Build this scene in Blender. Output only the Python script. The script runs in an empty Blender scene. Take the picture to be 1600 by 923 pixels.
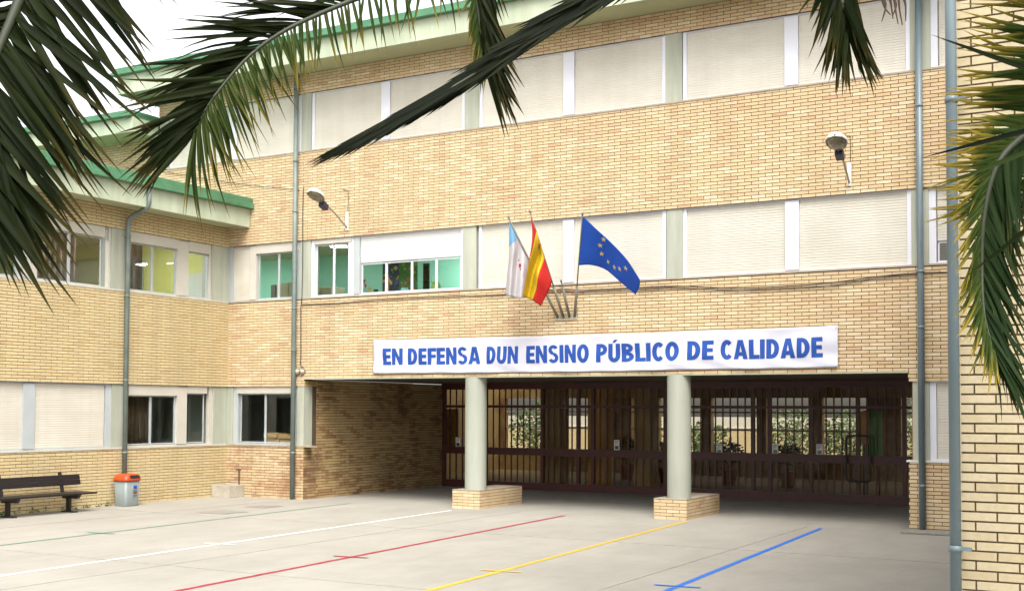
import bpy, bmesh, math, random
from mathutils import Vector, Matrix
R = math.radians
random.seed(11)
scene = bpy.context.scene
col = scene.collection

# ------------------------------------------------------------------ camera, sky, sun, exposure
CAM = Vector((18.625, -19.936, 1.95))
YAW, PITCH, ROLL, FPX, PU, PV = .5157, .0359, .0040, 1850.3, 800., 572.5
_r = Vector((math.cos(YAW), math.sin(YAW), 0)); _f = Vector((-math.sin(YAW), math.cos(YAW), 0)); _u = Vector((0, 0, 1))
FWD = _f*math.cos(PITCH) + _u*math.sin(PITCH); _u2 = _u*math.cos(PITCH) - _f*math.sin(PITCH)
RGT = _r*math.cos(ROLL) + _u2*math.sin(ROLL); UPV = _u2*math.cos(ROLL) - _r*math.sin(ROLL)
cd = bpy.data.cameras.new('camera'); cam = bpy.data.objects.new('camera', cd); col.objects.link(cam)
cam.matrix_world = Matrix(((RGT.x, UPV.x, -FWD.x, CAM.x), (RGT.y, UPV.y, -FWD.y, CAM.y), (RGT.z, UPV.z, -FWD.z, CAM.z), (0, 0, 0, 1)))
cd.sensor_fit = 'HORIZONTAL'; cd.sensor_width = 36; cd.lens = FPX/1600*36; cd.shift_y = (PV-461.5)/1600
cd.clip_start = .05; cd.clip_end = 2000
scene.camera = cam

SUN_EL, SUN_AZ = R(54), R(142)          # azimuth clockwise from +Y: behind the viewer, a little to the right
world = bpy.data.worlds.new('World'); scene.world = world; world.use_nodes = True
wn = world.node_tree; wn.nodes.clear()
sky = wn.nodes.new('ShaderNodeTexSky'); sky.sky_type = 'NISHITA'; sky.sun_disc = False
sky.sun_elevation = SUN_EL; sky.sun_rotation = SUN_AZ; sky.air_density = 1.2; sky.dust_density = 4.0; sky.ozone_density = 1.0
hs = wn.nodes.new('ShaderNodeHueSaturation'); hs.inputs['Saturation'].default_value = .16
bgn = wn.nodes.new('ShaderNodeBackground'); bgn.inputs['Strength'].default_value = .15
wo = wn.nodes.new('ShaderNodeOutputWorld')
wn.links.new(sky.outputs[0], hs.inputs['Color']); wn.links.new(hs.outputs[0], bgn.inputs['Color']); wn.links.new(bgn.outputs[0], wo.inputs['Surface'])
sd = bpy.data.lights.new('sun', 'SUN'); sd.energy = 1.15; sd.angle = R(35); sd.color = (1, .95, .86)
sun = bpy.data.objects.new('sun', sd); col.objects.link(sun)
sdir = Vector((math.sin(SUN_AZ)*math.cos(SUN_EL), math.cos(SUN_AZ)*math.cos(SUN_EL), math.sin(SUN_EL)))
sun.rotation_euler = (-sdir).to_track_quat('-Z', 'Y').to_euler(); sun.location = (10, -30, 40)
vs = scene.view_settings; vs.view_transform = 'Standard'; vs.look = 'None'; vs.gamma = 1; vs.exposure = 1.55

# ------------------------------------------------------------------ helpers
def ray(u, v): return FWD + RGT*((u-PU)/FPX) - UPV*((v-PV)/FPX)
def at_y(u, v, Y=0.): d = ray(u, v); return CAM + d*((Y-CAM.y)/d.y)
def at_x(u, v, X=0.): d = ray(u, v); return CAM + d*((X-CAM.x)/d.x)
def at_z(u, v, Z=0.): d = ray(u, v); return CAM + d*((Z-CAM.z)/d.z)
def at_d(u, v, D): return CAM + ray(u, v)*D
WM = {}
def par(o, p, m=None):
    m = m or Matrix.Identity(4)
    o.matrix_basis = m; WM[o.name] = m
    if p is not None:
        o.parent = p; o.matrix_parent_inverse = WM[p.name].inverted()
    return o
def tag(o, label=None, cat=None, group=None, kind=None):
    if label: o['label'] = label
    if cat: o['category'] = cat
    if group: o['group'] = group
    if kind: o['kind'] = kind
    return o
def empty(name, loc, label, cat, group=None):
    o = bpy.data.objects.new(name, None); col.objects.link(o); o.empty_display_size = .2
    par(o, None, Matrix.Translation(loc)); return tag(o, label, cat, group)
def link(name, me, parent=None, m=None):
    o = bpy.data.objects.new(name, me); col.objects.link(o); return par(o, parent, m)
class MB:
    def __init__(s): s.v = []; s.f = []; s.smooth = []
    def add(s, vs_, fs, smooth=False):
        k = len(s.v); s.v += [tuple(p) for p in vs_]; s.f += [tuple(i+k for i in f) for f in fs]; s.smooth += [smooth]*len(fs); return s
    def box(s, x0, x1, y0, y1, z0, z1, skip=()):
        x0, x1 = min(x0, x1), max(x0, x1); y0, y1 = min(y0, y1), max(y0, y1); z0, z1 = min(z0, z1), max(z0, z1)
        V = [(x0,y0,z0),(x1,y0,z0),(x1,y1,z0),(x0,y1,z0),(x0,y0,z1),(x1,y0,z1),(x1,y1,z1),(x0,y1,z1)]
        return s.add(V, [(0,3,2,1),(4,5,6,7),(0,1,5,4),(1,2,6,5),(2,3,7,6),(3,0,4,7)])
    def obox(s, c, ax, ay, az):      # oriented box: centre + half vectors
        c, ax, ay, az = map(Vector, (c, ax, ay, az))
        V = [c+ax*i+ay*j+az*k for k in (-1, 1) for j in (-1, 1) for i in (-1, 1)]
        return s.add(V, [(0,2,3,1),(4,5,7,6),(0,1,5,4),(1,3,7,5),(3,2,6,7),(2,0,4,6)])
    def tube(s, pts, r, n=8, caps=True):
        pts = [Vector(p) for p in pts]; m = len(pts)
        rr = r if isinstance(r, (list, tuple)) else [r]*m
        t0 = (pts[1]-pts[0]).normalized(); a = t0.orthogonal().normalized(); V = []
        for i, p in enumerate(pts):
            t = (pts[min(i+1, m-1)]-pts[max(i-1, 0)]).normalized()
            a = (a - t*a.dot(t)).normalized(); b = t.cross(a)
            for k in range(n):
                q = 2*math.pi*k/n; V.append(p + (a*math.cos(q)+b*math.sin(q))*rr[i])
        F = [(i*n+k, i*n+(k+1) % n, (i+1)*n+(k+1) % n, (i+1)*n+k) for i in range(m-1) for k in range(n)]
        s.add(V, F, True)
        if caps:
            k0 = len(s.v)-len(V); s.f += [tuple(k0+k for k in range(n-1, -1, -1)), tuple(k0+(m-1)*n+k for k in range(n))]; s.smooth += [False, False]
        return s
    def lathe(s, prof, c=(0, 0, 0), n=20, axis=None):
        c = Vector(c); ax = (axis or Vector((0, 0, 1))).normalized(); a = ax.orthogonal().normalized(); b = ax.cross(a); V = []
        for r_, h in prof:
            for k in range(n):
                q = 2*math.pi*k/n; V.append(c + ax*h + (a*math.cos(q)+b*math.sin(q))*r_)
        m = len(prof)
        F = [(i*n+k, i*n+(k+1) % n, (i+1)*n+(k+1) % n, (i+1)*n+k) for i in range(m-1) for k in range(n)]
        return s.add(V, F, True)
    def quad(s, a, b, c, d): return s.add([a, b, c, d], [(0, 1, 2, 3)])
    def mesh(s, name, mat):
        me = bpy.data.meshes.new(name); me.from_pydata(s.v, [], s.f); me.polygons.foreach_set('use_smooth', s.smooth); me.update()
        for m in (mat if isinstance(mat, list) else [mat]): me.materials.append(m)
        return me
    def build(s, name, mat, parent=None, bevel=0, seg=1):
        o = link(name, s.mesh(name, mat), parent)
        if bevel:
            b = o.modifiers.new('bevel', 'BEVEL'); b.width = bevel; b.segments = seg; b.limit_method = 'ANGLE'
        return o
def catmull(P, n):
    P = [Vector(p) for p in P]; P = [P[0]*2-P[1]] + P + [P[-1]*2-P[-2]]; out = []; m = len(P)-3
    for i in range(n+1):
        t = i/n*m; k = min(int(t), m-1); t -= k; a, b, c, d = P[k:k+4]
        out.append(.5*((2*b)+(c-a)*t+(2*a-5*b+4*c-d)*t*t+(3*b-a-3*c+d)*t**3))
    return out

# ------------------------------------------------------------------ materials
def mat(name, base, rough=.7, var=.12, scale=3., bump=.0, bscale=60., metal=0., second=None, stretch=None, spec=.5):
    m = bpy.data.materials.new(name); m.use_nodes = True; nt = m.node_tree; b = nt.nodes['Principled BSDF']
    b.inputs['Roughness'].default_value = rough; b.inputs['Metallic'].default_value = metal; b.inputs['Specular IOR Level'].default_value = spec
    g = nt.nodes.new('ShaderNodeNewGeometry'); vec = g.outputs['Position']
    if stretch:
        mp = nt.nodes.new('ShaderNodeMapping'); mp.inputs['Scale'].default_value = stretch; nt.links.new(vec, mp.inputs['Vector']); vec = mp.outputs[0]
    n = nt.nodes.new('ShaderNodeTexNoise'); n.inputs['Scale'].default_value = scale; n.inputs['Detail'].default_value = 6; n.inputs['Roughness'].default_value = .62
    nt.links.new(vec, n.inputs['Vector'])
    cr = nt.nodes.new('ShaderNodeValToRGB'); lo = [c*(1-var) for c in base]; hi = [min(1, c*(1+var)) for c in (second or base)]
    cr.color_ramp.elements[0].position = .3; cr.color_ramp.elements[1].position = .7
    cr.color_ramp.elements[0].color = (*lo, 1); cr.color_ramp.elements[1].color = (*hi, 1)
    nt.links.new(n.outputs['Fac'], cr.inputs['Fac']); nt.links.new(cr.outputs['Color'], b.inputs['Base Color'])
    if bump:
        n2 = nt.nodes.new('ShaderNodeTexNoise'); n2.inputs['Scale'].default_value = bscale; n2.inputs['Detail'].default_value = 4
        nt.links.new(g.outputs['Position'], n2.inputs['Vector'])
        bp = nt.nodes.new('ShaderNodeBump'); bp.inputs['Strength'].default_value = bump; bp.inputs['Distance'].default_value = .01
        nt.links.new(n2.outputs['Fac'], bp.inputs['Height']); nt.links.new(bp.outputs[0], b.inputs['Normal'])
    return m
def brick_mat(name, stops, stain, stain_amt, patch=.62, pscale=.5):
    m = bpy.data.materials.new(name); m.use_nodes = True; nt = m.node_tree; L = nt.links; b = nt.nodes['Principled BSDF']
    b.inputs['Roughness'].default_value = .85; b.inputs['Specular IOR Level'].default_value = .25
    g = nt.nodes.new('ShaderNodeNewGeometry'); oi = nt.nodes.new('ShaderNodeObjectInfo')
    a = nt.nodes.new('ShaderNodeMath'); a.operation = 'ADD'; L.new(g.outputs['Random Per Island'], a.inputs[0]); L.new(oi.outputs['Random'], a.inputs[1])
    fr = nt.nodes.new('ShaderNodeMath'); fr.operation = 'FRACT'; L.new(a.outputs[0], fr.inputs[0])
    cr = nt.nodes.new('ShaderNodeValToRGB'); e = cr.color_ramp.elements
    e[0].position = stops[0][0]; e[0].color = (*stops[0][1], 1); e[1].position = stops[-1][0]; e[1].color = (*stops[-1][1], 1)
    for p, c in stops[1:-1]: x = e.new(p); x.color = (*c, 1)
    L.new(fr.outputs[0], cr.inputs['Fac'])
    n = nt.nodes.new('ShaderNodeTexNoise'); n.inputs['Scale'].default_value = pscale; n.inputs['Detail'].default_value = 7; n.inputs['Roughness'].default_value = .7
    L.new(g.outputs['Position'], n.inputs['Vector'])
    # stain = noise patches, taken up more by some bricks than by others
    jit = nt.nodes.new('ShaderNodeMath'); jit.operation = 'MULTIPLY_ADD'; L.new(fr.outputs[0], jit.inputs[0]); jit.inputs[1].default_value = .16; L.new(n.outputs['Fac'], jit.inputs[2])
    mr = nt.nodes.new('ShaderNodeMapRange'); mr.inputs['From Min'].default_value = patch; mr.inputs['From Max'].default_value = patch+.2; mr.inputs['To Max'].default_value = stain_amt
    L.new(jit.outputs[0], mr.inputs['Value'])
    mx = nt.nodes.new('ShaderNodeMix'); mx.data_type = 'RGBA'; L.new(mr.outputs[0], mx.inputs['Factor']); L.new(cr.outputs['Color'], mx.inputs['A']); mx.inputs['B'].default_value = (*stain, 1)
    n3 = nt.nodes.new('ShaderNodeTexNoise'); n3.inputs['Scale'].default_value = 35; n3.inputs['Detail'].default_value = 5; L.new(g.outputs['Position'], n3.inputs['Vector'])
    mr3 = nt.nodes.new('ShaderNodeMapRange'); mr3.inputs['To Min'].default_value = .86; mr3.inputs['To Max'].default_value = 1.12; L.new(n3.outputs['Fac'], mr3.inputs['Value'])
    mp = nt.nodes.new('ShaderNodeMapping'); mp.inputs['Scale'].default_value = (2.2, 2.2, .28); L.new(g.outputs['Position'], mp.inputs[0])
    n4 = nt.nodes.new('ShaderNodeTexNoise'); n4.inputs['Scale'].default_value = 1.; n4.inputs['Detail'].default_value = 8; n4.inputs['Roughness'].default_value = .65; L.new(mp.outputs[0], n4.inputs['Vector'])
    mr4 = nt.nodes.new('ShaderNodeMapRange'); mr4.inputs['From Min'].default_value = .42; mr4.inputs['From Max'].default_value = .72; mr4.inputs['To Min'].default_value = 1.03; mr4.inputs['To Max'].default_value = .87; L.new(n4.outputs['Fac'], mr4.inputs['Value'])
    mu = nt.nodes.new('ShaderNodeMath'); mu.operation = 'MULTIPLY'; L.new(mr3.outputs[0], mu.inputs[0]); L.new(mr4.outputs[0], mu.inputs[1]); mr3 = mu
    m3 = nt.nodes.new('ShaderNodeMix'); m3.data_type = 'RGBA'; m3.blend_type = 'MULTIPLY'; m3.inputs['Factor'].default_value = 1
    L.new(mx.outputs['Result'], m3.inputs['A']); L.new(mr3.outputs[0], m3.inputs['B']); L.new(m3.outputs['Result'], b.inputs['Base Color'])
    bp = nt.nodes.new('ShaderNodeBump'); bp.inputs['Strength'].default_value = .35; bp.inputs['Distance'].default_value = .006
    L.new(n3.outputs['Fac'], bp.inputs['Height']); L.new(bp.outputs[0], b.inputs['Normal'])
    return m
M = {}
CREAM = [(0, (.49, .365, .21)), (.3, (.52, .398, .235)), (.55, (.50, .362, .21)), (.8, (.58, .475, .315)), (.95, (.50, .355, .215)), (1, (.45, .29, .17))]
M['brick'] = brick_mat('cream_brick', CREAM, (.43, .26, .145), .6, .645, .5)
M['brick_wing'] = brick_mat('pale_brick', [(0, (.48, .385, .205)), (.5, (.51, .41, .235)), (.9, (.49, .375, .20)), (1, (.45, .335, .175))], (.40, .29, .13), .4, .70, .5)
M['brick_low'] = brick_mat('weathered_brick', CREAM, (.29, .14, .065), .8, .54, .9)
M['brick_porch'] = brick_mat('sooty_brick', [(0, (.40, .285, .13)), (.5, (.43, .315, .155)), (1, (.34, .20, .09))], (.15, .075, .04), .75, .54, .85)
M['brick_pier'] = brick_mat('pinkish_cream_brick', [(0, (.44, .37, .235)), (.6, (.46, .39, .26)), (1, (.41, .335, .205))], (.37, .29, .17), .45, .66, 1.2)
M['mortar'] = mat('mortar', (.075, .048, .026), .95, .25, 8, .3, 120)
M['mortar_pier'] = mat('pier_mortar', (.15, .105, .06), .95, .25, 8, .3, 120)
M['concrete'] = mat('painted_concrete', (.33, .345, .27), .8, .10, 1.6, .15, 90, second=(.37, .38, .31), stretch=(1, 1, .35))
M['fascia'] = mat('cream_render', (.36, .405, .285), .8, .08, 1.0, .12, 70, second=(.41, .45, .335), stretch=(1, 1, .3))
M['soffit'] = mat('soffit_render', (.36, .37, .22), .85, .07, 1.0, .1, 60)
M['green'] = mat('green_metal', (.05, .155, .075), .45, .14, 2.0, second=(.07, .19, .10))
M['pipe'] = mat('blue_grey_pipe', (.105, .145, .165), .4, .14, 3, second=(.14, .185, .205), stretch=(1, 1, .2))
M['pipe_dull'] = mat('grey_green_pipe', (.125, .16, .145), .5, .14, 3, second=(.16, .195, .18))
M['shutter'] = mat('cream_shutter', (.515, .48, .405), .55, .05, .7, second=(.545, .515, .445), stretch=(1, 1, 2.5))
M['shutter_new'] = mat('white_shutter', (.54, .535, .52), .5, .03, .7)
def tone(m, amt, streak=0.):     # each object its own shade, and faint run-down dirt
    nt = m.node_tree; b = nt.nodes['Principled BSDF']; src = b.inputs['Base Color'].links[0].from_socket; oi = nt.nodes.new('ShaderNodeObjectInfo'); mr = nt.nodes.new('ShaderNodeMapRange')
    mr.inputs['To Min'].default_value = 1-amt; mr.inputs['To Max'].default_value = 1+amt*.4; nt.links.new(oi.outputs['Random'], mr.inputs['Value']); fac = mr.outputs[0]
    if streak:
        g_ = nt.nodes.new('ShaderNodeNewGeometry'); mp = nt.nodes.new('ShaderNodeMapping'); mp.inputs['Scale'].default_value = (5, 5, .35); nt.links.new(g_.outputs['Position'], mp.inputs[0]); n = nt.nodes.new('ShaderNodeTexNoise'); n.inputs['Scale'].default_value = 1.3; n.inputs['Detail'].default_value = 6; nt.links.new(mp.outputs[0], n.inputs['Vector'])
        m2 = nt.nodes.new('ShaderNodeMapRange'); m2.inputs['From Min'].default_value = .4; m2.inputs['From Max'].default_value = .75; m2.inputs['To Min'].default_value = 1.0; m2.inputs['To Max'].default_value = 1-streak; nt.links.new(n.outputs['Fac'], m2.inputs['Value'])
        mm = nt.nodes.new('ShaderNodeMath'); mm.operation = 'MULTIPLY'; nt.links.new(fac, mm.inputs[0]); nt.links.new(m2.outputs[0], mm.inputs[1]); fac = mm.outputs[0]
    mx = nt.nodes.new('ShaderNodeMix'); mx.data_type = 'RGBA'; mx.blend_type = 'MULTIPLY'; mx.inputs['Factor'].default_value = 1; nt.links.new(src, mx.inputs['A']); nt.links.new(fac, mx.inputs['B']); nt.links.new(mx.outputs['Result'], b.inputs['Base Color'])
tone(M['shutter'], .06, .07); tone(M['concrete'], .08, .22); tone(M['fascia'], 0, .16); tone(M['pipe_dull'], .05, .25); tone(M['pipe'], .05, .18)
M['frame'] = mat('white_aluminium', (.58, .58, .63), .4, .05, 2)
M['framegrey'] = mat('grey_aluminium', (.36, .385, .39), .38, .07, 2)
M['framecream'] = mat('cream_aluminium', (.45, .425, .37), .5, .07, 2)
M['sill'] = mat('sill_stone', (.32, .27, .20), .85, .15, 4, .2, 80)
M['sillwhite'] = mat('white_sill', (.56, .55, .50), .7, .08, 4)
M['column'] = mat('column_paint', (.29, .305, .25), .6, .06, 1.4, .08, 50, second=(.32, .335, .28), stretch=(1, 1, .3))
tone(M['column'], .03, .14)
M['maroon'] = mat('maroon_iron', (.060, .010, .008), .5, .2, 4)
M['black'] = mat('black_rubber', (.012, .012, .012), .5, .2, 6)
M['handle'] = mat('black_handle', (.010, .010, .011), .3, .1, 6)
M['wood_dark'] = mat('dark_varnished_wood', (.008, .005, .006), .45, .3, 6, .1, 60, stretch=(6, .6, 6))
M['iron'] = mat('dark_iron', (.010, .010, .011), .5, .2, 8)
M['orange'] = mat('orange_plastic', (.50, .055, .010), .38, .06, 5)
M['grey_plastic'] = mat('grey_plastic', (.185, .215, .21), .42, .06, 4)
M['trough'] = mat('rough_concrete', (.34, .31, .25), .9, .2, 5, .35, 60)
M['rust'] = mat('rusty_pipe', (.07, .03, .02), .8, .3, 12)
M['cable'] = mat('cable_sheath', (.018, .015, .014), .5, .1, 6)
M['cloth_white'] = mat('white_cloth', (.50, .50, .57), .85, .03, 1.5)
M['blueink'] = mat('blue_print', (.002, .048, .26), .7, .05, 3)
M['navy'] = mat('blue_flag_cloth', (.012, .10, .52), .75, .06, 3)
M['yellow'] = mat('yellow_flag_cloth', (.62, .43, .008), .75, .05, 3)
M['red'] = mat('red_flag_cloth', (.50, .012, .008), .75, .05, 3)
M['star'] = mat('star_gold', (.74, .60, .20), .7, .05, 3)
M['skyblue'] = mat('light_blue_cloth', (.16, .36, .58), .75, .05, 3)
M['whiteflag'] = mat('white_flag_cloth', (.58, .56, .58), .8, .04, 3)
M['crest'] = mat('crest_print', (.26, .05, .025), .8, .3, 30)
M['goldprint'] = mat('gold_print', (.42, .24, .03), .8, .3, 30)
M['polewood'] = mat('weathered_pole', (.16, .145, .11), .6, .15, 8, stretch=(4, 4, .6))
M['lampwhite'] = mat('lamp_housing', (.68, .68, .68), .4, .05, 6)
M['lampdark'] = mat('lamp_gearbox', (.025, .025, .05), .5, .2, 6)
M['galv'] = mat('galvanised_steel', (.36, .33, .25), .45, .12, 9, metal=.4)
M['lens'] = mat('lamp_lens', (.16, .14, .09), .12, .3, 14)
M['mint'] = mat('mint_paint', (.25, .57, .42), .8, .05, 1)
M['lime'] = mat('lime_paint', (.52, .50, .14), .8, .08, 1)
M['greywall'] = mat('grey_paint', (.30, .33, .28), .85, .08, 1)
M['ceil'] = mat('ceiling_tiles', (.50, .50, .36), .9, .05, 2)
M['lino'] = mat('classroom_floor', (.25, .20, .14), .6, .1, 2)
M['cabinet'] = mat('beige_steel', (.45, .44, .28), .5, .06, 3)
M['darkcab'] = mat('dark_steel', (.07, .08, .06), .5, .1, 3)
M['card'] = mat('cardboard', (.46, .29, .13), .85, .1, 5)
M['curtain'] = mat('brown_curtain', (.16, .11, .07), .9, .2, 3, stretch=(6, 6, .4))
M['hallgreen'] = mat('green_board', (.05, .38, .08), .7, .05, 3)
M['hallorange'] = mat('orange_paper', (.72, .42, .12), .8, .05, 3)
M['paper'] = mat('white_paper', (.75, .75, .74), .8, .03, 5)
M['terracotta'] = mat('terracotta', (.40, .15, .07), .8, .15, 8)
M['soil'] = mat('soil', (.05, .035, .02), .95, .2, 15)
M['shrub'] = mat('shrub_leaf', (.03, .065, .016), .6, .5, 6, second=(.065, .11, .028))
M['bark'] = mat('bark', (.14, .09, .06), .9, .3, 12, .5, 40)
M['palmtrunk'] = mat('palm_trunk_fibre', (.12, .085, .05), .95, .35, 14, .8, 30)
M['rachis'] = mat('palm_midrib', (.020, .026, .009), .6, .2, 10)
M['deadstalk'] = mat('dead_fruit_stalk', (.05, .028, .016), .8, .3, 10)
M['drain'] = mat('cast_iron_cover', (.22, .21, .18), .7, .2, 12, .2, 60)
def emis(name, c, s):
    m = bpy.data.materials.new(name); m.use_nodes = True; b = m.node_tree.nodes['Principled BSDF']
    b.inputs['Base Color'].default_value = (.8, .8, .8, 1); b.inputs['Emission Color'].default_value = (*c, 1); b.inputs['Emission Strength'].default_value = s; return m
M['tube'] = emis('lit_fluorescent', (.93, .97, 1), 36)
def glass(name, tint, ior=1.5):
    m = bpy.data.materials.new(name); m.use_nodes = True; nt = m.node_tree; nt.nodes.clear()
    o = nt.nodes.new('ShaderNodeOutputMaterial'); mx = nt.nodes.new('ShaderNodeMixShader'); t = nt.nodes.new('ShaderNodeBsdfTransparent'); gl = nt.nodes.new('ShaderNodeBsdfGlossy')
    fz = nt.nodes.new('ShaderNodeFresnel'); gg = nt.nodes.new('ShaderNodeNewGeometry'); ml = nt.nodes.new('ShaderNodeMapRange'); ml.inputs['To Min'].default_value = ior; ml.inputs['To Max'].default_value = 1/ior
    nt.links.new(gg.outputs['Backfacing'], ml.inputs['Value']); nt.links.new(ml.outputs[0], fz.inputs['IOR']); t.inputs['Color'].default_value = (*tint, 1); gl.inputs['Roughness'].default_value = .02
    nt.links.new(fz.outputs[0], mx.inputs['Fac']); nt.links.new(t.outputs[0], mx.inputs[1]); nt.links.new(gl.outputs[0], mx.inputs[2]); nt.links.new(mx.outputs[0], o.inputs['Surface'])
    return m
M['glass'] = glass('window_glass', (.93, .96, .94)); M['glassdoor'] = glass('door_glass', (.82, .79, .72), 1.22)
def cloth(m, amt):   # let some light through thin cloth
    nt = m.node_tree; b = nt.nodes['Principled BSDF']; o = nt.nodes['Material Output']; tr = nt.nodes.new('ShaderNodeBsdfTranslucent'); mx = nt.nodes.new('ShaderNodeMixShader')
    src = b.inputs['Base Color'].links[0].from_socket; nt.links.new(src, tr.inputs['Color']); mx.inputs['Fac'].default_value = amt
    nt.links.new(b.outputs[0], mx.inputs[1]); nt.links.new(tr.outputs[0], mx.inputs[2]); nt.links.new(mx.outputs[0], o.inputs['Surface'])
for k in ('navy', 'yellow', 'red', 'skyblue', 'whiteflag', 'star'): cloth(M[k], .35)
def leaf_mat(name, a, b_, tipc, tip_from, tl=.3):
    m = bpy.data.materials.new(name); m.use_nodes = True; nt = m.node_tree; L = nt.links; b = nt.nodes['Principled BSDF']; b.inputs['Roughness'].default_value = .55; b.inputs['Specular IOR Level'].default_value = .06
    oi = nt.nodes.new('ShaderNodeObjectInfo'); g = nt.nodes.new('ShaderNodeNewGeometry'); at = nt.nodes.new('ShaderNodeAttribute'); at.attribute_name = 'along'
    ad = nt.nodes.new('ShaderNodeMath'); ad.operation = 'ADD'; L.new(oi.outputs['Random'], ad.inputs[0]); L.new(g.outputs['Random Per Island'], ad.inputs[1])
    fr = nt.nodes.new('ShaderNodeMath'); fr.operation = 'FRACT'; L.new(ad.outputs[0], fr.inputs[0])
    mx = nt.nodes.new('ShaderNodeMix'); mx.data_type = 'RGBA'; L.new(fr.outputs[0], mx.inputs['Factor']); mx.inputs['A'].default_value = (*a, 1); mx.inputs['B'].default_value = (*b_, 1)
    sh = nt.nodes.new('ShaderNodeMath'); sh.operation = 'MULTIPLY_ADD'; L.new(fr.outputs[0], sh.inputs[0]); sh.inputs[1].default_value = .3; L.new(at.outputs['Fac'], sh.inputs[2])
    mr = nt.nodes.new('ShaderNodeMapRange'); mr.inputs['From Min'].default_value = tip_from; mr.inputs['From Max'].default_value = tip_from+.45; mr.inputs['To Max'].default_value = .85; L.new(sh.outputs[0], mr.inputs['Value'])
    m2 = nt.nodes.new('ShaderNodeMix'); m2.data_type = 'RGBA'; L.new(mr.outputs[0], m2.inputs['Factor']); L.new(mx.outputs['Result'], m2.inputs['A']); m2.inputs['B'].default_value = (*tipc, 1)
    L.new(m2.outputs['Result'], b.inputs['Base Color'])
    o = nt.nodes['Material Output']; tr = nt.nodes.new('ShaderNodeBsdfTranslucent'); ms = nt.nodes.new('ShaderNodeMixShader'); ms.inputs['Fac'].default_value = tl
    L.new(m2.outputs['Result'], tr.inputs['Color']); L.new(b.outputs[0], ms.inputs[1]); L.new(tr.outputs[0], ms.inputs[2]); L.new(ms.outputs[0], o.inputs['Surface'])
    return m
M['leaf'] = leaf_mat('palm_leaflet', (.005, .009, .002), (.014, .021, .005), (.07, .05, .012), .80, .35)  # near-black base colour carries the shade of the palm crown overhead
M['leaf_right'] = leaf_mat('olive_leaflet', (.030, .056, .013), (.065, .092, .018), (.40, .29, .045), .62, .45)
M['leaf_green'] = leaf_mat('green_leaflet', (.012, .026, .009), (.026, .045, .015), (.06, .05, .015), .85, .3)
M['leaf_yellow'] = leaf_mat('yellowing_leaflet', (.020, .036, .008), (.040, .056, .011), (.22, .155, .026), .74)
M['leaf_dark'] = leaf_mat('folded_leaflet', (.003, .005, .002), (.006, .009, .003), (.015, .015, .005), .95, .02)  # darkness of the backlit frond is put into this leaflet colour
def ground_mat():
    m = mat('playground_concrete', (.278, .259, .220), .9, .06, .35, .18, 45, second=(.300, .281, .242))
    nt = m.node_tree; b = nt.nodes['Principled BSDF']; src = b.inputs['Base Color'].links[0].from_socket
    g = nt.nodes.new('ShaderNodeNewGeometry'); n = nt.nodes.new('ShaderNodeTexNoise'); n.inputs['Scale'].default_value = 1.7; n.inputs['Detail'].default_value = 9; n.inputs['Roughness'].default_value = .75
    mp = nt.nodes.new('ShaderNodeMapping'); mp.inputs['Scale'].default_value = (1, .45, 1); nt.links.new(g.outputs['Position'], mp.inputs[0]); nt.links.new(mp.outputs[0], n.inputs['Vector'])
    mr = nt.nodes.new('ShaderNodeMapRange'); mr.inputs['From Min'].default_value = .35; mr.inputs['From Max'].default_value = .7; mr.inputs['To Min'].default_value = .86; mr.inputs['To Max'].default_value = 1.04
    nt.links.new(n.outputs['Fac'], mr.inputs['Value'])
    n2 = nt.nodes.new('ShaderNodeTexNoise'); n2.inputs['Scale'].default_value = 70; n2.inputs['Detail'].default_value = 3; nt.links.new(g.outputs['Position'], n2.inputs['Vector'])
    mr2 = nt.nodes.new('ShaderNodeMapRange'); mr2.inputs['To Min'].default_value = .88; mr2.inputs['To Max'].default_value = 1.08; nt.links.new(n2.outputs['Fac'], mr2.inputs['Value'])
    pm = nt.nodes.new('ShaderNodeMath'); pm.operation = 'MULTIPLY'; nt.links.new(mr.outputs[0], pm.inputs[0]); nt.links.new(mr2.outputs[0], pm.inputs[1])
    mx = nt.nodes.new('ShaderNodeMix'); mx.data_type = 'RGBA'; mx.blend_type = 'MULTIPLY'; mx.inputs['Factor'].default_value = 1
    nt.links.new(src, mx.inputs['A']); nt.links.new(pm.outputs[0], mx.inputs['B']); nt.links.new(mx.outputs['Result'], b.inputs['Base Color'])
    return m
M['ground'] = ground_mat()
def paint(name, c, wear):   # floor paint worn through in flecks
    m = mat(name, c, .7, .08, 6); nt = m.node_tree; b = nt.nodes['Principled BSDF']; src = b.inputs['Base Color'].links[0].from_socket
    g = nt.nodes.new('ShaderNodeNewGeometry'); n = nt.nodes.new('ShaderNodeTexNoise'); n.inputs['Scale'].default_value = 22; n.inputs['Detail'].default_value = 8; n.inputs['Roughness'].default_value = .8
    nt.links.new(g.outputs['Position'], n.inputs['Vector']); mr = nt.nodes.new('ShaderNodeMapRange'); mr.inputs['From Min'].default_value = .52; mr.inputs['From Max'].default_value = .68; mr.inputs['To Max'].default_value = wear
    nt.links.new(n.outputs['Fac'], mr.inputs['Value']); mx = nt.nodes.new('ShaderNodeMix'); mx.data_type = 'RGBA'; nt.links.new(mr.outputs[0], mx.inputs['Factor']); nt.links.new(src, mx.inputs['A']); mx.inputs['B'].default_value = (.30, .28, .242, 1)
    nt.links.new(mx.outputs['Result'], b.inputs['Base Color']); return m

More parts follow.
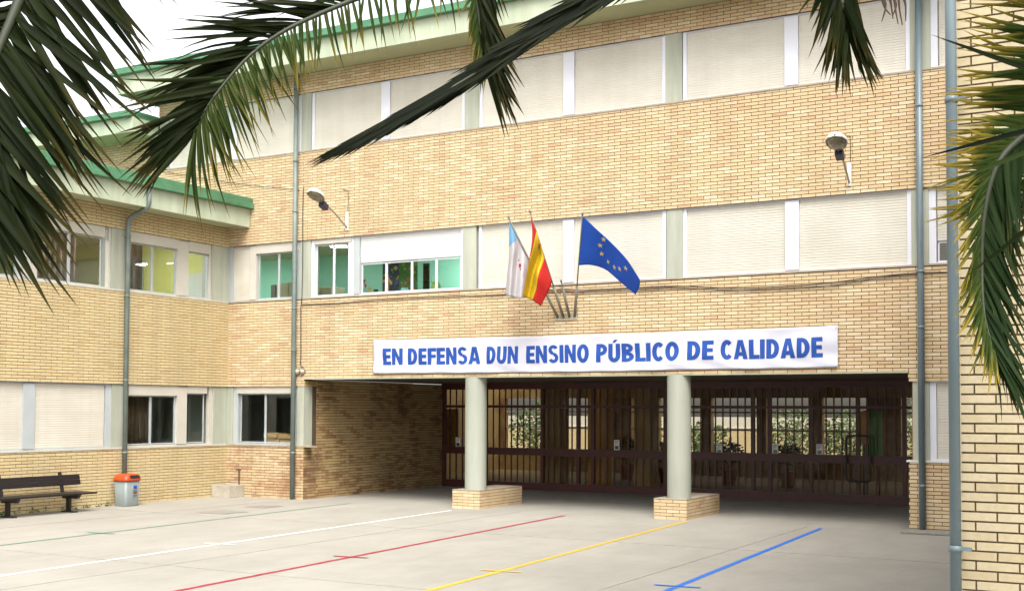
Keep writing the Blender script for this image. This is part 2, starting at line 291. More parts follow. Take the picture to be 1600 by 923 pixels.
# ------------------------------------------------------------------ ground and markings
g = MB().quad((-300, -300, 0), (300, -300, 0), (300, 300, 0), (-300, 300, 0)).build('ground', M['ground']); tag(g, 'pale concrete school yard in front of the building', kind='structure')
M['joint'] = mat('slab_joint', (.235, .22, .187), .95, .2, 6)
for y in (-3.9, -9.2): MB().box(-.0, 17, y-.006, y+.006, .0, .004).build('slab_joint', M['joint'], g)
for x in (2.0, 7.6, 13.1): MB().box(x-.005, x+.005, -15, -.1, .0, .004).build('slab_joint', M['joint'], g)
lines = [('green', (.045, .17, .11), .45, (4.20, -12.0), (3.666, -.29), (4.21, -7.0)), ('white', (.60, .60, .60), .3, (6.76, -13.), (6.336, -.61), (6.64, -7.14)),
         ('red', (.28, .006, .022), .22, (9.40, -13.2), (8.689, -.43), (9.08, -7.37)), ('yellow', (.56, .34, .014), .3, (11.78, -13.2), (11.012, -.30), (11.44, -7.52)),
         ('blue', (.008, .12, .48), .18, (14.0, -13.2), (13.376, -.275), (13.755, -7.57))]
for nm, c, wear, a, b, k in lines:
    m_ = paint(nm+'_floor_paint', c, wear); mb = MB()
    A, B = Vector((*a, 0)), Vector((*b, 0)); d = (B-A).normalized(); s = Vector((-d.y, d.x, 0)); w = .038 if nm != 'green' else .028
    z = Vector((0, 0, .004)); rl = random.Random(nm); nseg = 160; Lv = []
    for i in range(nseg+1): c_ = A.lerp(B, i/nseg)+s*rl.gauss(0, .0025); ww = w*(1+rl.gauss(0, .07)); Lv += [c_-s*ww+z, c_+s*ww+z]
    mb.add(Lv, [(2*i, 2*i+2, 2*i+3, 2*i+1) for i in range(nseg)])
    K = A + d*((Vector((*k, 0))-A).dot(d)); e = Vector((1, .12, 0)).normalized(); z2 = Vector((0, 0, .007)); f2 = Vector((-e.y, e.x, 0))*.03
    mb.quad(K-e*.26-f2+z2, K+e*.26-f2+z2, K+e*.26+f2+z2, K-e*.26+f2+z2)
    o = mb.build('painted_line', m_, g); o['label'] = nm + ' line painted on the concrete yard'

# ------------------------------------------------------------------ frames for walls: (s, out, z) -> world
class FR:
    def __init__(s, kind, plane): s.k = kind; s.p = plane
    def pt(s, a, o, z):
        if s.k == 'F': return (a, s.p-o, z)          # faces -Y
        if s.k == 'X': return (s.p+o, a, z)          # faces +X
        if s.k == 'N': return (s.p-o, a, z)          # faces -X
    def box(s, mb, a0, a1, o0, o1, z0, z1):
        p, q = s.pt(a0, o0, z0), s.pt(a1, o1, z1); return mb.box(p[0], q[0], p[1], q[1], p[2], q[2])
FA = FR('F', 0.); WI = FR('X', 0.); PORCH = FR('X', 2.19); PIER = FR('F', -12.1)
BL, CO = .25, .0606
def brick_rects(s0, s1, z0, z1, co=CO, bl=BL, from_top=False, holes=()):
    out = []; n = int(math.ceil((z1-z0)/co-.15))
    for i in range(n):
        if from_top: zb = z1-(i+1)*co; zt = z1-i*co-.0112; zb = max(zb, z0)
        else: zb = z0+i*co; zt = min(zb+co-.0112, z1)
        if zt-zb < .012: continue
        off = (i % 2)*bl/2 + math.floor(s0/bl)*bl
        k = 0
        while True:
            a = off-bl+k*bl; b = a+bl-.0112; k += 1
            if a >= s1: break
            a, b = max(a, s0), min(b, s1)
            if b-a < .02: continue
            if any(a < h[1]-.001 and b > h[0]+.001 and zb < h[3]-.001 and zt > h[2]+.001 for h in holes): continue
            out.append((a, b, zb, zt))
    return out
BM = {}
def place_bricks(wall, fr, rects, m, single, depth=.008, name='brick'):
    """single: how many of the bricks that show largest become objects; the rest is one mesh"""
    mid = lambda r_: Vector(fr.pt((r_[0]+r_[1])/2, 0, (r_[2]+r_[3])/2))
    rects = sorted(rects, key=lambda r_: (mid(r_)-CAM).length)
    rnd = random.Random(5)
    for r_ in rects[:single]:
        w, h = round(r_[1]-r_[0], 3), round(r_[3]-r_[2], 3); key = (w, h, fr.k, m.name)
        if key not in BM:
            mb = MB(); p, q = FR(fr.k, 0).pt(-w/2, 0, -h/2), FR(fr.k, 0).pt(w/2, .02, h/2); mb.box(p[0], q[0], p[1], q[1], p[2], q[2]); BM[key] = mb.mesh(name, m)
        link(name, BM[key], wall, Matrix.Translation(fr.pt((r_[0]+r_[1])/2, depth-.02+rnd.uniform(-.0012, .0012), (r_[2]+r_[3])/2)))
    mb = MB(); rest = rects[single:]
    for a, b, z0, z1 in rest:
        fr.box(mb, a, b, -.012, depth+rnd.uniform(-.0015, .0015), z0+rnd.uniform(-.0008, .0008), z1)
    if rest:
        o = mb.build('brickwork', m, wall); o['kind'] = 'stuff'
    return max(0, single-len(rects))

# ------------------------------------------------------------------ main building
H0, H1, H2, H3, H4, H5, H6 = 8.777, 7.519, 5.575, 4.325, 2.592, 2.428, 1.151
XE = 15.62
main = empty('school_building', (6.5, 3, 0), 'cream brick three storey school block with shuttered window bands and recessed ground floor entrance', 'school building')
budget = 300
def wall_part(fr, parent, s0, s1, z0, z1, m, name='brick_wall', thick=.28, single=0, from_top=False, mort='mortar', rects=None):
    mb = MB(); fr.box(mb, s0, s1, -thick, 0, z0, z1); w = mb.build(name, M[mort], parent)
    return w, place_bricks(w, fr, rects if rects is not None else brick_rects(s0, s1, z0, z1, from_top=from_top), M[m], single)
wall_part(FA, main, -2.24, XE, H0, 9.2, 'brick')
wall_part(FA, main, -2.24, XE, H2, H1-.03, 'brick', single=110)
wall_part(FA, main, -12, -2.24, 6.2, 8.31, 'brick')
wall_part(FA, main, -12, -2.243, H2, 6.19, 'brick')
cw, _ = wall_part(FA, main, 0.003, XE, H4, H3-.03, 'brick', single=110)
wall_part(FA, main, 0.003, 2.19, H5, H4-.002, 'brick')
wall_part(FA, main, 14.735, XE, H5, H4-.002, 'brick', single=20)
wall_part(FA, main, 0.003, 2.19, 0, H6-.03, 'brick_low')
wall_part(FA, main, 14.735, XE, 0, H6-.03, 'brick', single=60)
# soldier row under the lintel
mb = MB(); FA.box(mb, 2.19, 14.735, -.28, .004, H4-.022, H4-.003); mb.build('lintel', M['fascia'], main)
# sills
for s0, s1, z, k in ((-1.93, XE, H1, 'sill'), (.003, XE, H3, 'sill'), (.003, 2.40, H6, 'sill'), (14.70, XE, H6, 'sillwhite')):
    mb = MB(); FA.box(mb, s0, s1, -.2, .022, z-.03, z); mb.build('sill', M[k], main)
def pilaster(fr, parent, s0, s1, z0, z1, o1=-.02, o0=-.3, m='concrete'):
    mb = MB(); fr.box(mb, s0, s1, o0, o1, z0, z1); return mb.build('pilaster', M[m], parent)
for s0, s1 in ((-2.24, -1.93), (2.03, 2.30), (6.20, 6.53), (10.50, 10.82), (14.80, 15.12)): pilaster(FA, main, s0, s1, H1, H0)
for s0, s1 in ((2.03, 2.32), (6.17, 6.485), (10.52, 10.83), (14.80, 15.07)): pilaster(FA, main, s0, s1, H3, H2)
def slatted(fr, mb, s0, s1, z0, z1, o, slat=.045):
    n = max(1, int(round((z1-z0)/slat))); h = (z1-z0)/n; P = []
    for i in range(n):                         # each slat bulges and steps back at its joint
        z = z0+i*h; P += [(o-.004, z), (o, z+h*.2), (o+.0005, z+h*.75), (o-.001, z+h*.95), (o-.005, z+h*.97)]
    P.append((o-.003, z1)); V = []
    for oo, z in P: V += [fr.pt(s0, oo, z), fr.pt(s1, oo, z)]
    fl = [(2*i, 2*i+1, 2*i+3, 2*i+2) for i in range(len(P)-1)]
    if fr.k == 'F': pass
    mb.add(V, fl); fr.box(mb, s0, s1, o-.03, o-.012, z0, z1)
def shutter(fr, win, s0, s1, z0, z1, o=-.07, m='shutter'):
    mb = MB(); slatted(fr, mb, s0, s1, z0, z1, o); return mb.build('shutter', M[m], win)
def window(fr, parent, s0, s1, z0, z1, posts, panes=(), shutters=(), boxes=(), fm='frame', edge=.05, rail=.03, label=None, glassm='glass'):
    """posts: (a,b) mullion posts; panes: (a,b,z0,z1); shutters: (a,b,zb,zt[,mat]); boxes: shutter boxes"""
    mb = MB()
    fr.box(mb, s0, s0+edge, -.14, -.045, z0, z1); fr.box(mb, s1-edge, s1, -.14, -.045, z0, z1)
    fr.box(mb, s0+edge, s1-edge, -.14, -.055, z1-rail, z1); fr.box(mb, s0+edge, s1-edge, -.14, -.055, z0, z0+rail)
    w = mb.build('window', M[fm], parent)
    if label: w['label'] = label
    for p in posts:
        a, b = p[:2]; mb = MB(); fr.box(mb, a, b, -.15, p[3] if len(p) > 3 else -.035, z0+rail+.001, z1-rail-.001); mb.build('mullion', M[p[2] if len(p) > 2 else fm], w)
    for s in shutters: shutter(fr, w, s[0], s[1], s[2], s[3], m=(s[4] if len(s) > 4 else 'shutter'))
    for a, b, c, d in panes:
        mb = MB(); fr.box(mb, a, b, -.108, -.102, c, d); mb.build('pane', M[glassm], w)
        mb = MB(); e = .022
        fr.box(mb, a, a+e, -.12, -.092, c, d); fr.box(mb, b-e, b, -.12, -.092, c, d); fr.box(mb, a+e, b-e, -.12, -.092, c, c+e); fr.box(mb, a+e, b-e, -.12, -.092, d-e, d); mb.build('sash', M['frame' if fm == 'frame' else 'framegrey'], w)
    for a, b, c, d in boxes:
        mb = MB(); fr.box(mb, a, b, -.2, -.03, c, d); mb.build('shutter_box', M['framecream'], w)
    return w
def bay(z0, z1, a, p0, p1, b, zoff=0.):
    window(FA, main, a, b, z0, z1, [(p0, p1)], shutters=[(a+.05, p0-.002, z0+.03, z1-.03), (p1+.002, b-.05, z0+.03, z1-.03)], edge=.07)
for z0, z1 in ((H1, H0), (H3, H2)):
    bay(z0, z1, 6.53, 8.405, 8.637, 10.50); bay(z0, z1, 10.83, 12.70, 12.94, 14.80)
bay(H1, H0, -1.93, -.084, .147, 2.03); bay(H1, H0, 2.30, 4.14, 4.36, 6.20)
window(FA, main, 15.12, XE, H1, H0, [], shutters=[(15.25, XE-.02, H1+.03, H0-.03)], edge=.11)
window(FA, main, 15.07, XE, H3, H2, [], panes=[(15.20, XE-.05, H3+.03, H3+.36)], shutters=[(15.20, XE-.02, H3+.37, H2-.03)], edge=.11)
window(FA, main, -.018, 2.03, H3, H2, [(.574, .76, 'framecream')], panes=[(.80, 1.37, H3+.03, 5.36), (1.375, 1.97, H3+.03, 5.36)], shutters=[(.084, .572, H3+.03, H2-.03)], boxes=[(.76, 1.99, 5.365, H2-.002)], fm='framegrey', edge=.1)
window(FA, main, 2.32, 3.40, H3, H2, [], panes=[(2.42, 2.89, H3+.03, 5.46), (2.895, 3.39, H3+.03, 5.46)], boxes=[(2.40, 3.40, 5.465, H2-.002)], edge=.09)
window(FA, main, 3.402, 6.17, H3, H2, [(3.47, 3.61, 'framegrey')], panes=[(3.63, 4.26, H3+.03, 4.985), (4.265, 4.90, H3+.03, 4.985), (4.905, 5.50, H3+.03, 4.985), (5.505, 6.09, H3+.03, 4.985)], shutters=[(3.625, 6.12, 5.0, H2-.03, 'shutter_new')], edge=.05)
window(FA, main, .15, 2.0, H6, H5, [], panes=[(.31, 1.03, H6+.04, 2.27), (1.035, 1.90, H6+.04, 2.27)], boxes=[(.25, 1.96, 2.275, H5-.002)], fm='framegrey', edge=.12)
pilaster(FA, main, -.018, .149, H6, H5-.002, -.021)
pilaster(FA, main, 14.80, 15.06, H6, H5)
window(FA, main, 15.061, XE, H6, H5, [], shutters=[(15.17, XE-.02, H6+.03, H5-.03)], edge=.1)
for za, zb in ((H3, H2-.002), (H6, H5-.002)): MB().box(-.30, -.0195, -.0025, .29, za, zb).build('corner_post', M['concrete'], main)
# porch: side walls, ceiling, header
pw_r = brick_rects(.10, 5.5, 0, 2.56, holes=[(.0, .42, H6-.03, H5)])
mb = MB(); PORCH.box(mb, .281, 5.5, -.25, 0, 0, 2.56); pw = mb.build('porch_wall', M['mortar'], main)
for za, zb in ((0, H6-.03), (H5, H4-.01)): mb = MB(); PORCH.box(mb, .0, .2805, -.25, 0, za, zb); mb.build('porch_corner', M['mortar'], main)
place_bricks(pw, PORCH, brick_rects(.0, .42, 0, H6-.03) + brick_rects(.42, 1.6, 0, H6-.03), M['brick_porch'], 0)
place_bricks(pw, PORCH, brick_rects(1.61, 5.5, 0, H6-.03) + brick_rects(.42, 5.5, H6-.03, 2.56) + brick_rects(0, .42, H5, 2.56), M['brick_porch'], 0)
mb = MB(); PORCH.box(mb, .004, .42, -.188, -.004, H6, H5-.002); mb.build('pilaster', M['concrete'], main)
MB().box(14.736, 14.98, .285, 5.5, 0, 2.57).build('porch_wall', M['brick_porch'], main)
MB().box(2.0, 15.0, .285, 13.0, 2.585, 2.75).build('porch_ceiling', mat('brown_boards', (.07, .05, .035), .7, .2, 3, stretch=(.4, 6, 1)), main)
MB().box(2.2, 14.73, 5.40, 5.60, 2.44, 2.584).build('header_beam', M['maroon'], main)
# roofs
def roof(parent, x0, x1, y0, y1, zs, zf, zt, lip=.12):
    MB().box(x0, x1, y0+.05, y1, zs, zs+.05).build('soffit', M['soffit'], parent)
    mb = MB().box(x0, x1, y0, y0+.045, zs-.02, zf).box(x0, x0+.045, y0+.046, y1, zs-.02, zf); mb.build('fascia', M['fascia'], parent)
    mb = MB(); mb.box(x0-lip, x1, y0-lip, y1, zf+.001, zf+(zt-zf)*.45); mb.box(x0-lip+.03, x1, y0-lip+.03, y1, zf+(zt-zf)*.451, zt); mb.build('roof_edge', M['green'], parent, .012, 2)
roof(main, -2.77, 17.3, -.8, 9, 9.2, 9.60, 9.77)
roof(main, -14, -2.25, -.8, 9, 8.30, 8.62, 8.77, lip=.11)
MB().box(-2.30, -2.2515, -.75, -.012, 8.285, 8.618).build('fascia_end', M['fascia'], main)
MB().box(-2.238, 17.3, 8.5, 8.8, 2.8, 9.2).build('rear_wall', M['brick_pier'], main)
MB().box(-2.24, -2.0, .3, 8.5, 6.0, 9.2).build('end_wall', M['brick_pier'], main)
for z in (5.80, 3.05): MB().box(-8, 17.2, .30, 8.5, z, z+.15).build('floor_slab', M['ceil'], main)
def pipe(parent, pts, r, m='pipe', brackets=(), bo=(0, 1, 0)):
    o = MB().tube(pts, r, 12).build('downpipe', M[m], parent); 
    for p in brackets:
        p = Vector(p); mb = MB(); mb.lathe([(r+.001, -.02), (r+.007, -.02), (r+.007, .02), (r+.001, .02)], p, 14); c = p+Vector(bo)*(r+.03); mb.obox(c, (.012 if bo[1] else .03, 0, 0), (0, .03 if bo[1] else .012, 0), (0, 0, .012)); mb.build('bracket', M[m], o)
    return o
pipe(main, [(1.955, -.075, 0), (1.955, -.075, 9.17)], .052, 'pipe_dull', [(1.955, -.075, z) for z in (1.0, 3.2, 4.1, 6.2, 7.3, 8.9)])
pipe(main, [(14.955, -.075, .06), (14.955, -.075, 9.17)], .052, 'pipe', [(14.955, -.075, z) for z in (.75, 3.3, 4.2, 6.9, 8.9)])
MB().box(14.68, 15.42, -.42, .0, 0, .05).build('footing_slab', M['drain'], main, .01)

# porch columns on brick plinths
for cx, x0, x1, lb in ((6.41, 6.03, 6.655, 'pale green round concrete column on a brick plinth, nearer the brown side wall'), (10.70, 10.315, 10.94, 'pale green round concrete column on a brick plinth, nearer the gate with the black handle')):
    c = empty('porch_column', (cx, .2, 0), lb, 'column', 'columns of the entrance porch')
    MB().lathe([(.215, .366), (.215, 1.5), (.215, 2.585)], (cx, .17, 0), 40).build('shaft', M['column'], c)
    y0, y1, zt = -.085, 1.62, .352
    pl = MB().box(x0+.008, x1-.008, y0+.008, y1-.008, 0, zt).build('plinth', M['mortar'], c)
    MB().box(x0-.002, x1+.002, y0-.002, y1+.002, zt, zt+.014).build('coping', M['sill'], c)
    for i in range(6):
        z0 = i*.0588; z1 = z0+.0495; odd = i % 2
        def put(a0, a1, b0, b1):
            key = ('p', round(a1-a0, 3), round(b1-b0, 3))
            if key not in BM: BM[key] = MB().box(-(a1-a0)/2, (a1-a0)/2, -(b1-b0)/2, (b1-b0)/2, 0, .0495).mesh('brick', M['brick'])
            link('brick', BM[key], pl, Matrix.Translation(((a0+a1)/2+random.uniform(-.0015, .0015), (b0+b1)/2+random.uniform(-.0015, .0015), z0)))
        L = x1-x0; xs = [x0, x0+.12, x0+.37, x1] if odd else [x0, x0+.245, x0+.495, x1]
        for a, b in zip(xs[:-1], xs[1:]):
            put(a, b-(.0095 if b < x1 else 0), y0, y0+.05); put(a, b-(.0095 if b < x1 else 0), y1-.05, y1)
        ys = [y0+.0595]; s = ys[0]+(.18 if odd else .06)
        while s < y1-.12: ys.append(s); s += .25
        ys.append(y1-.05)
        for a, b in zip(ys[:-1], ys[1:]):
            put(x1-.05, x1, a, b-.0112); put(x0, x0+.05, a, b-.0112)

# ------------------------------------------------------------------ side wing (left)
wing = empty('side_wing', (-3, -6, 0), 'two storey cream brick wing with green roof edge standing square to the main block', 'school building')
WY = -13.
wall_part(WI, wing, WY, -.003, 0, H6-.03, 'brick_wing', single=110)
wall_part(WI, wing, WY, -.003, H5, H3-.03, 'brick_wing', single=190)
wall_part(WI, wing, WY, -.003, 5.555, 5.98, 'brick_wing')
for z in (H3, H6):
    mb = MB(); WI.box(mb, WY, -.023, -.2, .02, z-.03, z); mb.build('sill', M['framecream'], wing)
pilaster(WI, wing, -3.34, -2.93, H3, 5.553); pilaster(WI, wing, -.52, -.003, H3, 5.553)
pilaster(WI, wing, -3.27, -2.93, H6, H5-.002); pilaster(WI, wing, -.42, -.003, H6, H5-.002)
ZT = 5.33
window(WI, wing, -7.4, -5.47, H3, 5.553, [], panes=[(-7.3, -6.4, H3+.03, ZT), (-6.395, -5.5, H3+.03, ZT)], boxes=[(-7.35, -5.5, ZT+.005, 5.55)], fm='framegrey')
window(WI, wing, -5.469, -3.341, H3, 5.553, [(-5.40, -5.09, 'framecream')], panes=[(-5.07, -4.315, H3+.03, ZT), (-4.31, -3.53, H3+.03, ZT)], boxes=[(-5.09, -3.5, ZT+.005, 5.55)], fm='framecream')
window(WI, wing, -2.929, -.521, H3, 5.553, [(-1.52, -1.21, 'framecream')], panes=[(-2.82, -2.19, H3+.03, ZT), (-2.185, -1.53, H3+.03, ZT), (-1.20, -.59, H3+.03, ZT)], boxes=[(-2.85, -1.522, ZT+.005, 5.55), (-1.208, -.56, ZT+.005, 5.55)], fm='framecream')
window(WI, wing, -9.4, -3.271, H6, H5-.002, [(-7.3, -7.05, 'framegrey'), (-5.34, -5.08, 'framegrey')], shutters=[(-9.35, -7.302, H6+.03, H5-.03), (-7.048, -5.342, H6+.03, H5-.03), (-5.078, -3.42, H6+.03, H5-.03)], fm='framegrey', edge=.13)
window(WI, wing, -2.929, -.421, H6, H5-.002, [(-1.48, -1.20, 'framecream')], panes=[(-2.82, -2.18, H6+.04, 2.2), (-2.175, -1.49, H6+.04, 2.2), (-1.19, -.63, H6+.04, 2.26)], boxes=[(-2.82, -1.482, 2.205, H5-.004), (-1.198, -.6, 2.265, H5-.004)], fm='framecream', edge=.1)
# wing roof: abuts the main block
MB().box(-7, .57, WY, -.012, 5.98, 6.03).build('soffit', M['soffit'], wing)
MB().box(.565, .61, WY, -.012, 5.96, 6.36).build('fascia', M['fascia'], wing)
MB().box(-7, .735, WY, -.012, 6.361, 6.48).box(-7, .70, WY, -.012, 6.4805, 6.60).build('roof_edge', M['green'], wing, .012, 2)
yp = -3.0
pipe(wing, [(.62+.03, yp, 6.36), (.65, yp, 6.06), (.62, yp, 5.97), (.50, yp, 5.92), (.14, yp, 5.80), (.085, yp, 5.72), (.075, yp, 5.6), (.075, yp, .02)], .048, 'pipe_dull', [(.075, yp, z) for z in (1.05, 2.5, 4.2, 5.4)], (-1, 0, 0))
MB().box(-.6, -.29, WY, WY+.3, 0, 6).build('end_wall', M['brick_pier'], wing)
MB().box(-7.3, -7, WY, -.05, 0, 6).build('rear_wall', M['brick_pier'], wing)
MB().box(-7, -.3, WY, -.05, 3.0, 3.15).build('floor_slab', M['ceil'], wing)

# ------------------------------------------------------------------ near brick wing (right edge)
px0 = 17.405
near = empty('brick_wing', (21, -6, 0), 'pinkish cream brick wall corner rising close by at the picture edge', 'school building')
w = MB().box(px0+.008, 27, -12.092, -.01, 0, 9.0).build('brick_wall', M['mortar_pier'], near)
rc = brick_rects(px0, 19.4, 0, 6.0, co=.0606); place_bricks(w, PIER, [r_ for r_ in rc if r_[0] < 17.95], M['brick_pier'], 300); place_bricks(w, PIER, [r_ for r_ in rc if r_[0] >= 17.95], M['brick_pier'], 0)
pipe(near, [(17.385, -12.17, 0), (17.385, -12.17, 9)], .034, 'pipe', [(17.385, -12.17, z) for z in (1.10, 3.9)], (1, 0, 0))

# ------------------------------------------------------------------ rooms behind the glass
def room(parent, x0, x1, y0, y1, z0, z1, wallm, name='classroom', open_y0=True, open_x1=False, floorm='lino', ceilm='ceil'):
    t = .06
    MB().box(x0, x1, y0, y1, z0, z0+.02).build(name+'_floor', M[floorm], parent); MB().box(x0, x1, y0, y1, z1-.02, z1).build(name+'_ceiling', M[ceilm], parent)
    mb = MB().box(x0, x0+t, y0, y1, z0+.021, z1-.021).box(x0+t, x1-(0 if open_x1 else t), y1-t, y1, z0+.021, z1-.021)
    if not open_x1: mb.box(x1-t, x1, y0, y1, z0+.021, z1-.021)
    if not open_y0: mb.box(x0+t, x1-(0 if open_x1 else t), y0, y0+t, z0+.021, z1-.021)
    return mb.build(name+'_wall', M[wallm], parent)
room(main, -5.5, 6.4, .31, 3.6, 3.21, 5.79, 'mint')
room(main, -4.5, 1.93, .31, 4.5, .0, 2.58, 'greywall', 'office')
room(wing, -6.5, -.31, -8.5, -.10, 3.16, 5.90, 'lime', open_y0=False, open_x1=True)
room(wing, -6.5, -.31, -8.5, -.10, .01, 2.95, 'greywall', 'store', open_y0=False, open_x1=True)
def lamp(loc, sx, sy, lb):
    t = empty('ceiling_lamp', loc, lb, 'ceiling lamp', 'lit ceiling lamps inside the classrooms')
    x, y, z = loc
    MB().box(x-sx, x+sx, y-sy, y+sy, z-.03, z).build('housing', M['lampwhite'], t); MB().box(x-sx+.03, x+sx-.03, y-sy+.03, y+sy-.03, z-.05, z-.031).build('diffuser', M['tube'], t)
lamp((1.50, 2.05, 5.768), .20, .13, 'lit ceiling lamp seen through the mint classroom window')
lamp((-2.2, 1.6, 5.768), .6, .16, 'ceiling lamp deep in the mint green classroom')
lamp((4.6, 2.4, 5.768), .6, .16, 'ceiling lamp above the paintings in the mint green classroom')
lamp((-1.3, -1.9, 5.878), .16, .5, 'ceiling lamp in the lime walled room of the side wing')
lamp((-1.3, -5.0, 5.878), .16, .5, 'ceiling lamp behind the wing window half hidden by palm leaves')
def cabinet(x0, x1, y0, y1, z0, z1, m, lb, doors=2):
    t = empty('cabinet', ((x0+x1)/2, (y0+y1)/2, z0), lb, 'cabinet')
    b_ = MB().box(x0, x1, y0, y1, z0, z1).build('carcass', M[m], t, .008); w = (x1-x0)/doors
    for i in range(doors):
        d = MB().box(x0+i*w+.01, x0+(i+1)*w-.01, y0-.02, y0-.001, z0+.05, z1-.02).build('door', M[m], t)
        MB().box(x0+i*w+w*.8, x0+i*w+w*.86, y0-.045, y0-.021, z0+(z1-z0)*.5, z0+(z1-z0)*.66).build('handle', M['black'], d)
cabinet(-.50, .25, 2.2, 2.7, 3.232, 4.98, 'cabinet', 'tall beige steel cabinet behind the mint room window next to the downpipe')
cabinet(-.68, -.52, 2.2, 2.7, 3.232, 4.95, 'darkcab', 'dark steel cabinet standing against the tall beige cabinet', 1)
cabinet(.72, 1.35, 2.0, 2.5, 3.232, 4.80, 'cabinet', 'low beige cabinet under the lit classroom lamp', 2)
cabinet(-5.6, -4.4, -1.2, -.6, 3.182, 5.0, 'cabinet', 'cream cupboard inside the upper wing window beside the corner', 2)
# shelf with toys behind the long window
sh = empty('display_shelf', (4.2, .5, 3.232), 'low classroom shelf running behind the long half shuttered window', 'shelf')
MB().box(2.9, 5.75, .42, .95, 4.30, 4.335).build('top', M['card'], sh); 
for x in (2.95, 4.3, 5.7): MB().box(x-.02, x+.02, .44, .93, 3.232, 4.299).build('leg', M['card'], sh)
def painting(x0, x1, y, z0, z1, cols, lb, seed):
    t = empty('painting', ((x0+x1)/2, y, z0), lb, 'painting', 'paintings in the mint classroom'); rnd = random.Random(seed)
    MB().box(x0, x1, y, y+.02, z0, z1).build('board', mat('paint_ground_%d' % seed, cols[0], .7, .25, 14), t)
    mb = [MB() for _ in cols[1:]]
    for i in range(46):
        k = i % len(mb); a, b = rnd.uniform(x0+.06, x1-.06), rnd.uniform(z0+.06, z1-.06); r_ = rnd.uniform(.02, .055); q = rnd.uniform(0, 3); n = rnd.randint(4, 8)
        mb[k].add([(a+r_*math.cos(q+6.283*j/n)*rnd.uniform(.6, 1.3), y-.003-.001*k, b+r_*math.sin(q+6.283*j/n)*rnd.uniform(.6, 1.3)) for j in range(n)], [tuple(range(n))])
    for k, c in enumerate(cols[1:]): mb[k].build('brush_dabs', mat('dab_%d_%d' % (seed, k), c, .7, .2, 10), t)
painting(3.15, 3.72, 1.5, 4.42, 5.35, [(.02, .06, .14), (.10, .30, .08), (.55, .45, .05), (.05, .15, .40)], 'dark blue and yellow painting behind the second window pane', 1)
painting(3.74, 4.22, 1.3, 4.40, 5.40, [(.03, .25, .07), (.40, .42, .04), (.10, .35, .05), (.50, .20, .03)], 'green painting of a leafy figure behind the third window pane', 2)
painting(4.30, 4.46, 1.4, 4.50, 5.10, [(.02, .02, .02), (.05, .06, .05)], 'small dark picture behind the last window pane', 3)
def figure():
    t = empty('toy_mannequin', (3.90, .62, 4.336), 'orange wooden toy figure on the shelf in the long window', 'toy')
    J = {'hip': (0, 0, .20), 'ch': (.01, 0, .36), 'nk': (.015, 0, .42), 'hd': (.02, 0, .48), 'kl': (-.04, 0, .10), 'fl': (-.05, 0, .008), 'kr': (.045, 0, .10), 'fr': (.06, 0, .008), 'el': (-.09, 0, .31), 'hl': (-.12, -.02, .38), 'er': (.10, 0, .30), 'hr': (.14, -.02, .24)}
    E = [('hip', 'ch'), ('ch', 'nk'), ('nk', 'hd'), ('hip', 'kl'), ('kl', 'fl'), ('hip', 'kr'), ('kr', 'fr'), ('ch', 'el'), ('el', 'hl'), ('ch', 'er'), ('er', 'hr')]
    ks = list(J); me = bpy.data.meshes.new('body'); me.from_pydata([Vector(J[k])+Vector((3.90, .62, 4.336)) for k in ks], [(ks.index(a), ks.index(b)) for a, b in E], [])
    me.materials.append(mat('orange_wood', (.62, .26, .10), .6, .1, 8)); o = link('body', me, t); sk = o.modifiers.new('skin', 'SKIN'); sk.use_smooth_shade = True
    RR = {'hip': .04, 'ch': .05, 'nk': .022, 'hd': .042}
    for i, k in enumerate(ks): r_ = RR.get(k, .02); me.skin_vertices[0].data[i].radius = (r_, r_); me.skin_vertices[0].data[i].use_root = (k == 'hip')
    ss = o.modifiers.new('subsurf', 'SUBSURF'); ss.levels = ss.render_levels = 1
figure()
for x, y, h, r_, c, lb, ct in ((3.42, .66, .22, .045, (.70, .62, .20), 'pale yellow jar standing on the shelf beside the red toy', 'jar'), (3.60, .64, .16, .06, (.03, .03, .03), 'black pot on the shelf in the long window', 'pot'), (5.14, .62, .24, .11, (.30, .45, .10), 'lime green pot on the shelf by the last pane', 'pot'), (4.36, .62, .16, .09, (.25, .55, .62), 'pale blue bowl on the shelf in the long window', 'bowl')):
    t = empty('pot', (x, y, 4.336), lb, ct); mt = mat('glaze', c, .35, .08, 8)
    MB().lathe([(0, 0), (r_*.8, 0), (r_, h*.35), (r_*.95, h*.7), (r_*.7, h), (r_*.6, h), (r_*.55, h*.5), (0, h*.4)], (x, y, 4.336), 16).build('vessel', mt, t); MB().lathe([(r_*.70, h-.012), (r_*.82, h-.012), (r_*.82, h+.006), (r_*.70, h+.006)], (x, y, 4.336), 16).build('rim', mt, t)
t = empty('toy_windmill', (3.35, .56, 4.336), 'red and white toy pinwheel on the shelf in the first pane', 'toy')
MB().tube([(3.35, .56, 4.336), (3.35, .56, 4.62)], .008, 8).build('stick', M['paper'], t)
for i in range(6):
    q = i*1.047; a = Vector((math.cos(q), 0, math.sin(q))); b = Vector((math.cos(q+.7), -.25, math.sin(q+.7))); c0 = Vector((3.35, .545, 4.62))
    MB().add([c0, c0+a*.11, c0+b*.10, c0+Vector((0, .004, 0))], [(0, 1, 2), (0, 2, 3), (0, 3, 1), (1, 3, 2)]).build('vane', M['orange'] if i % 2 else M['paper'], t)
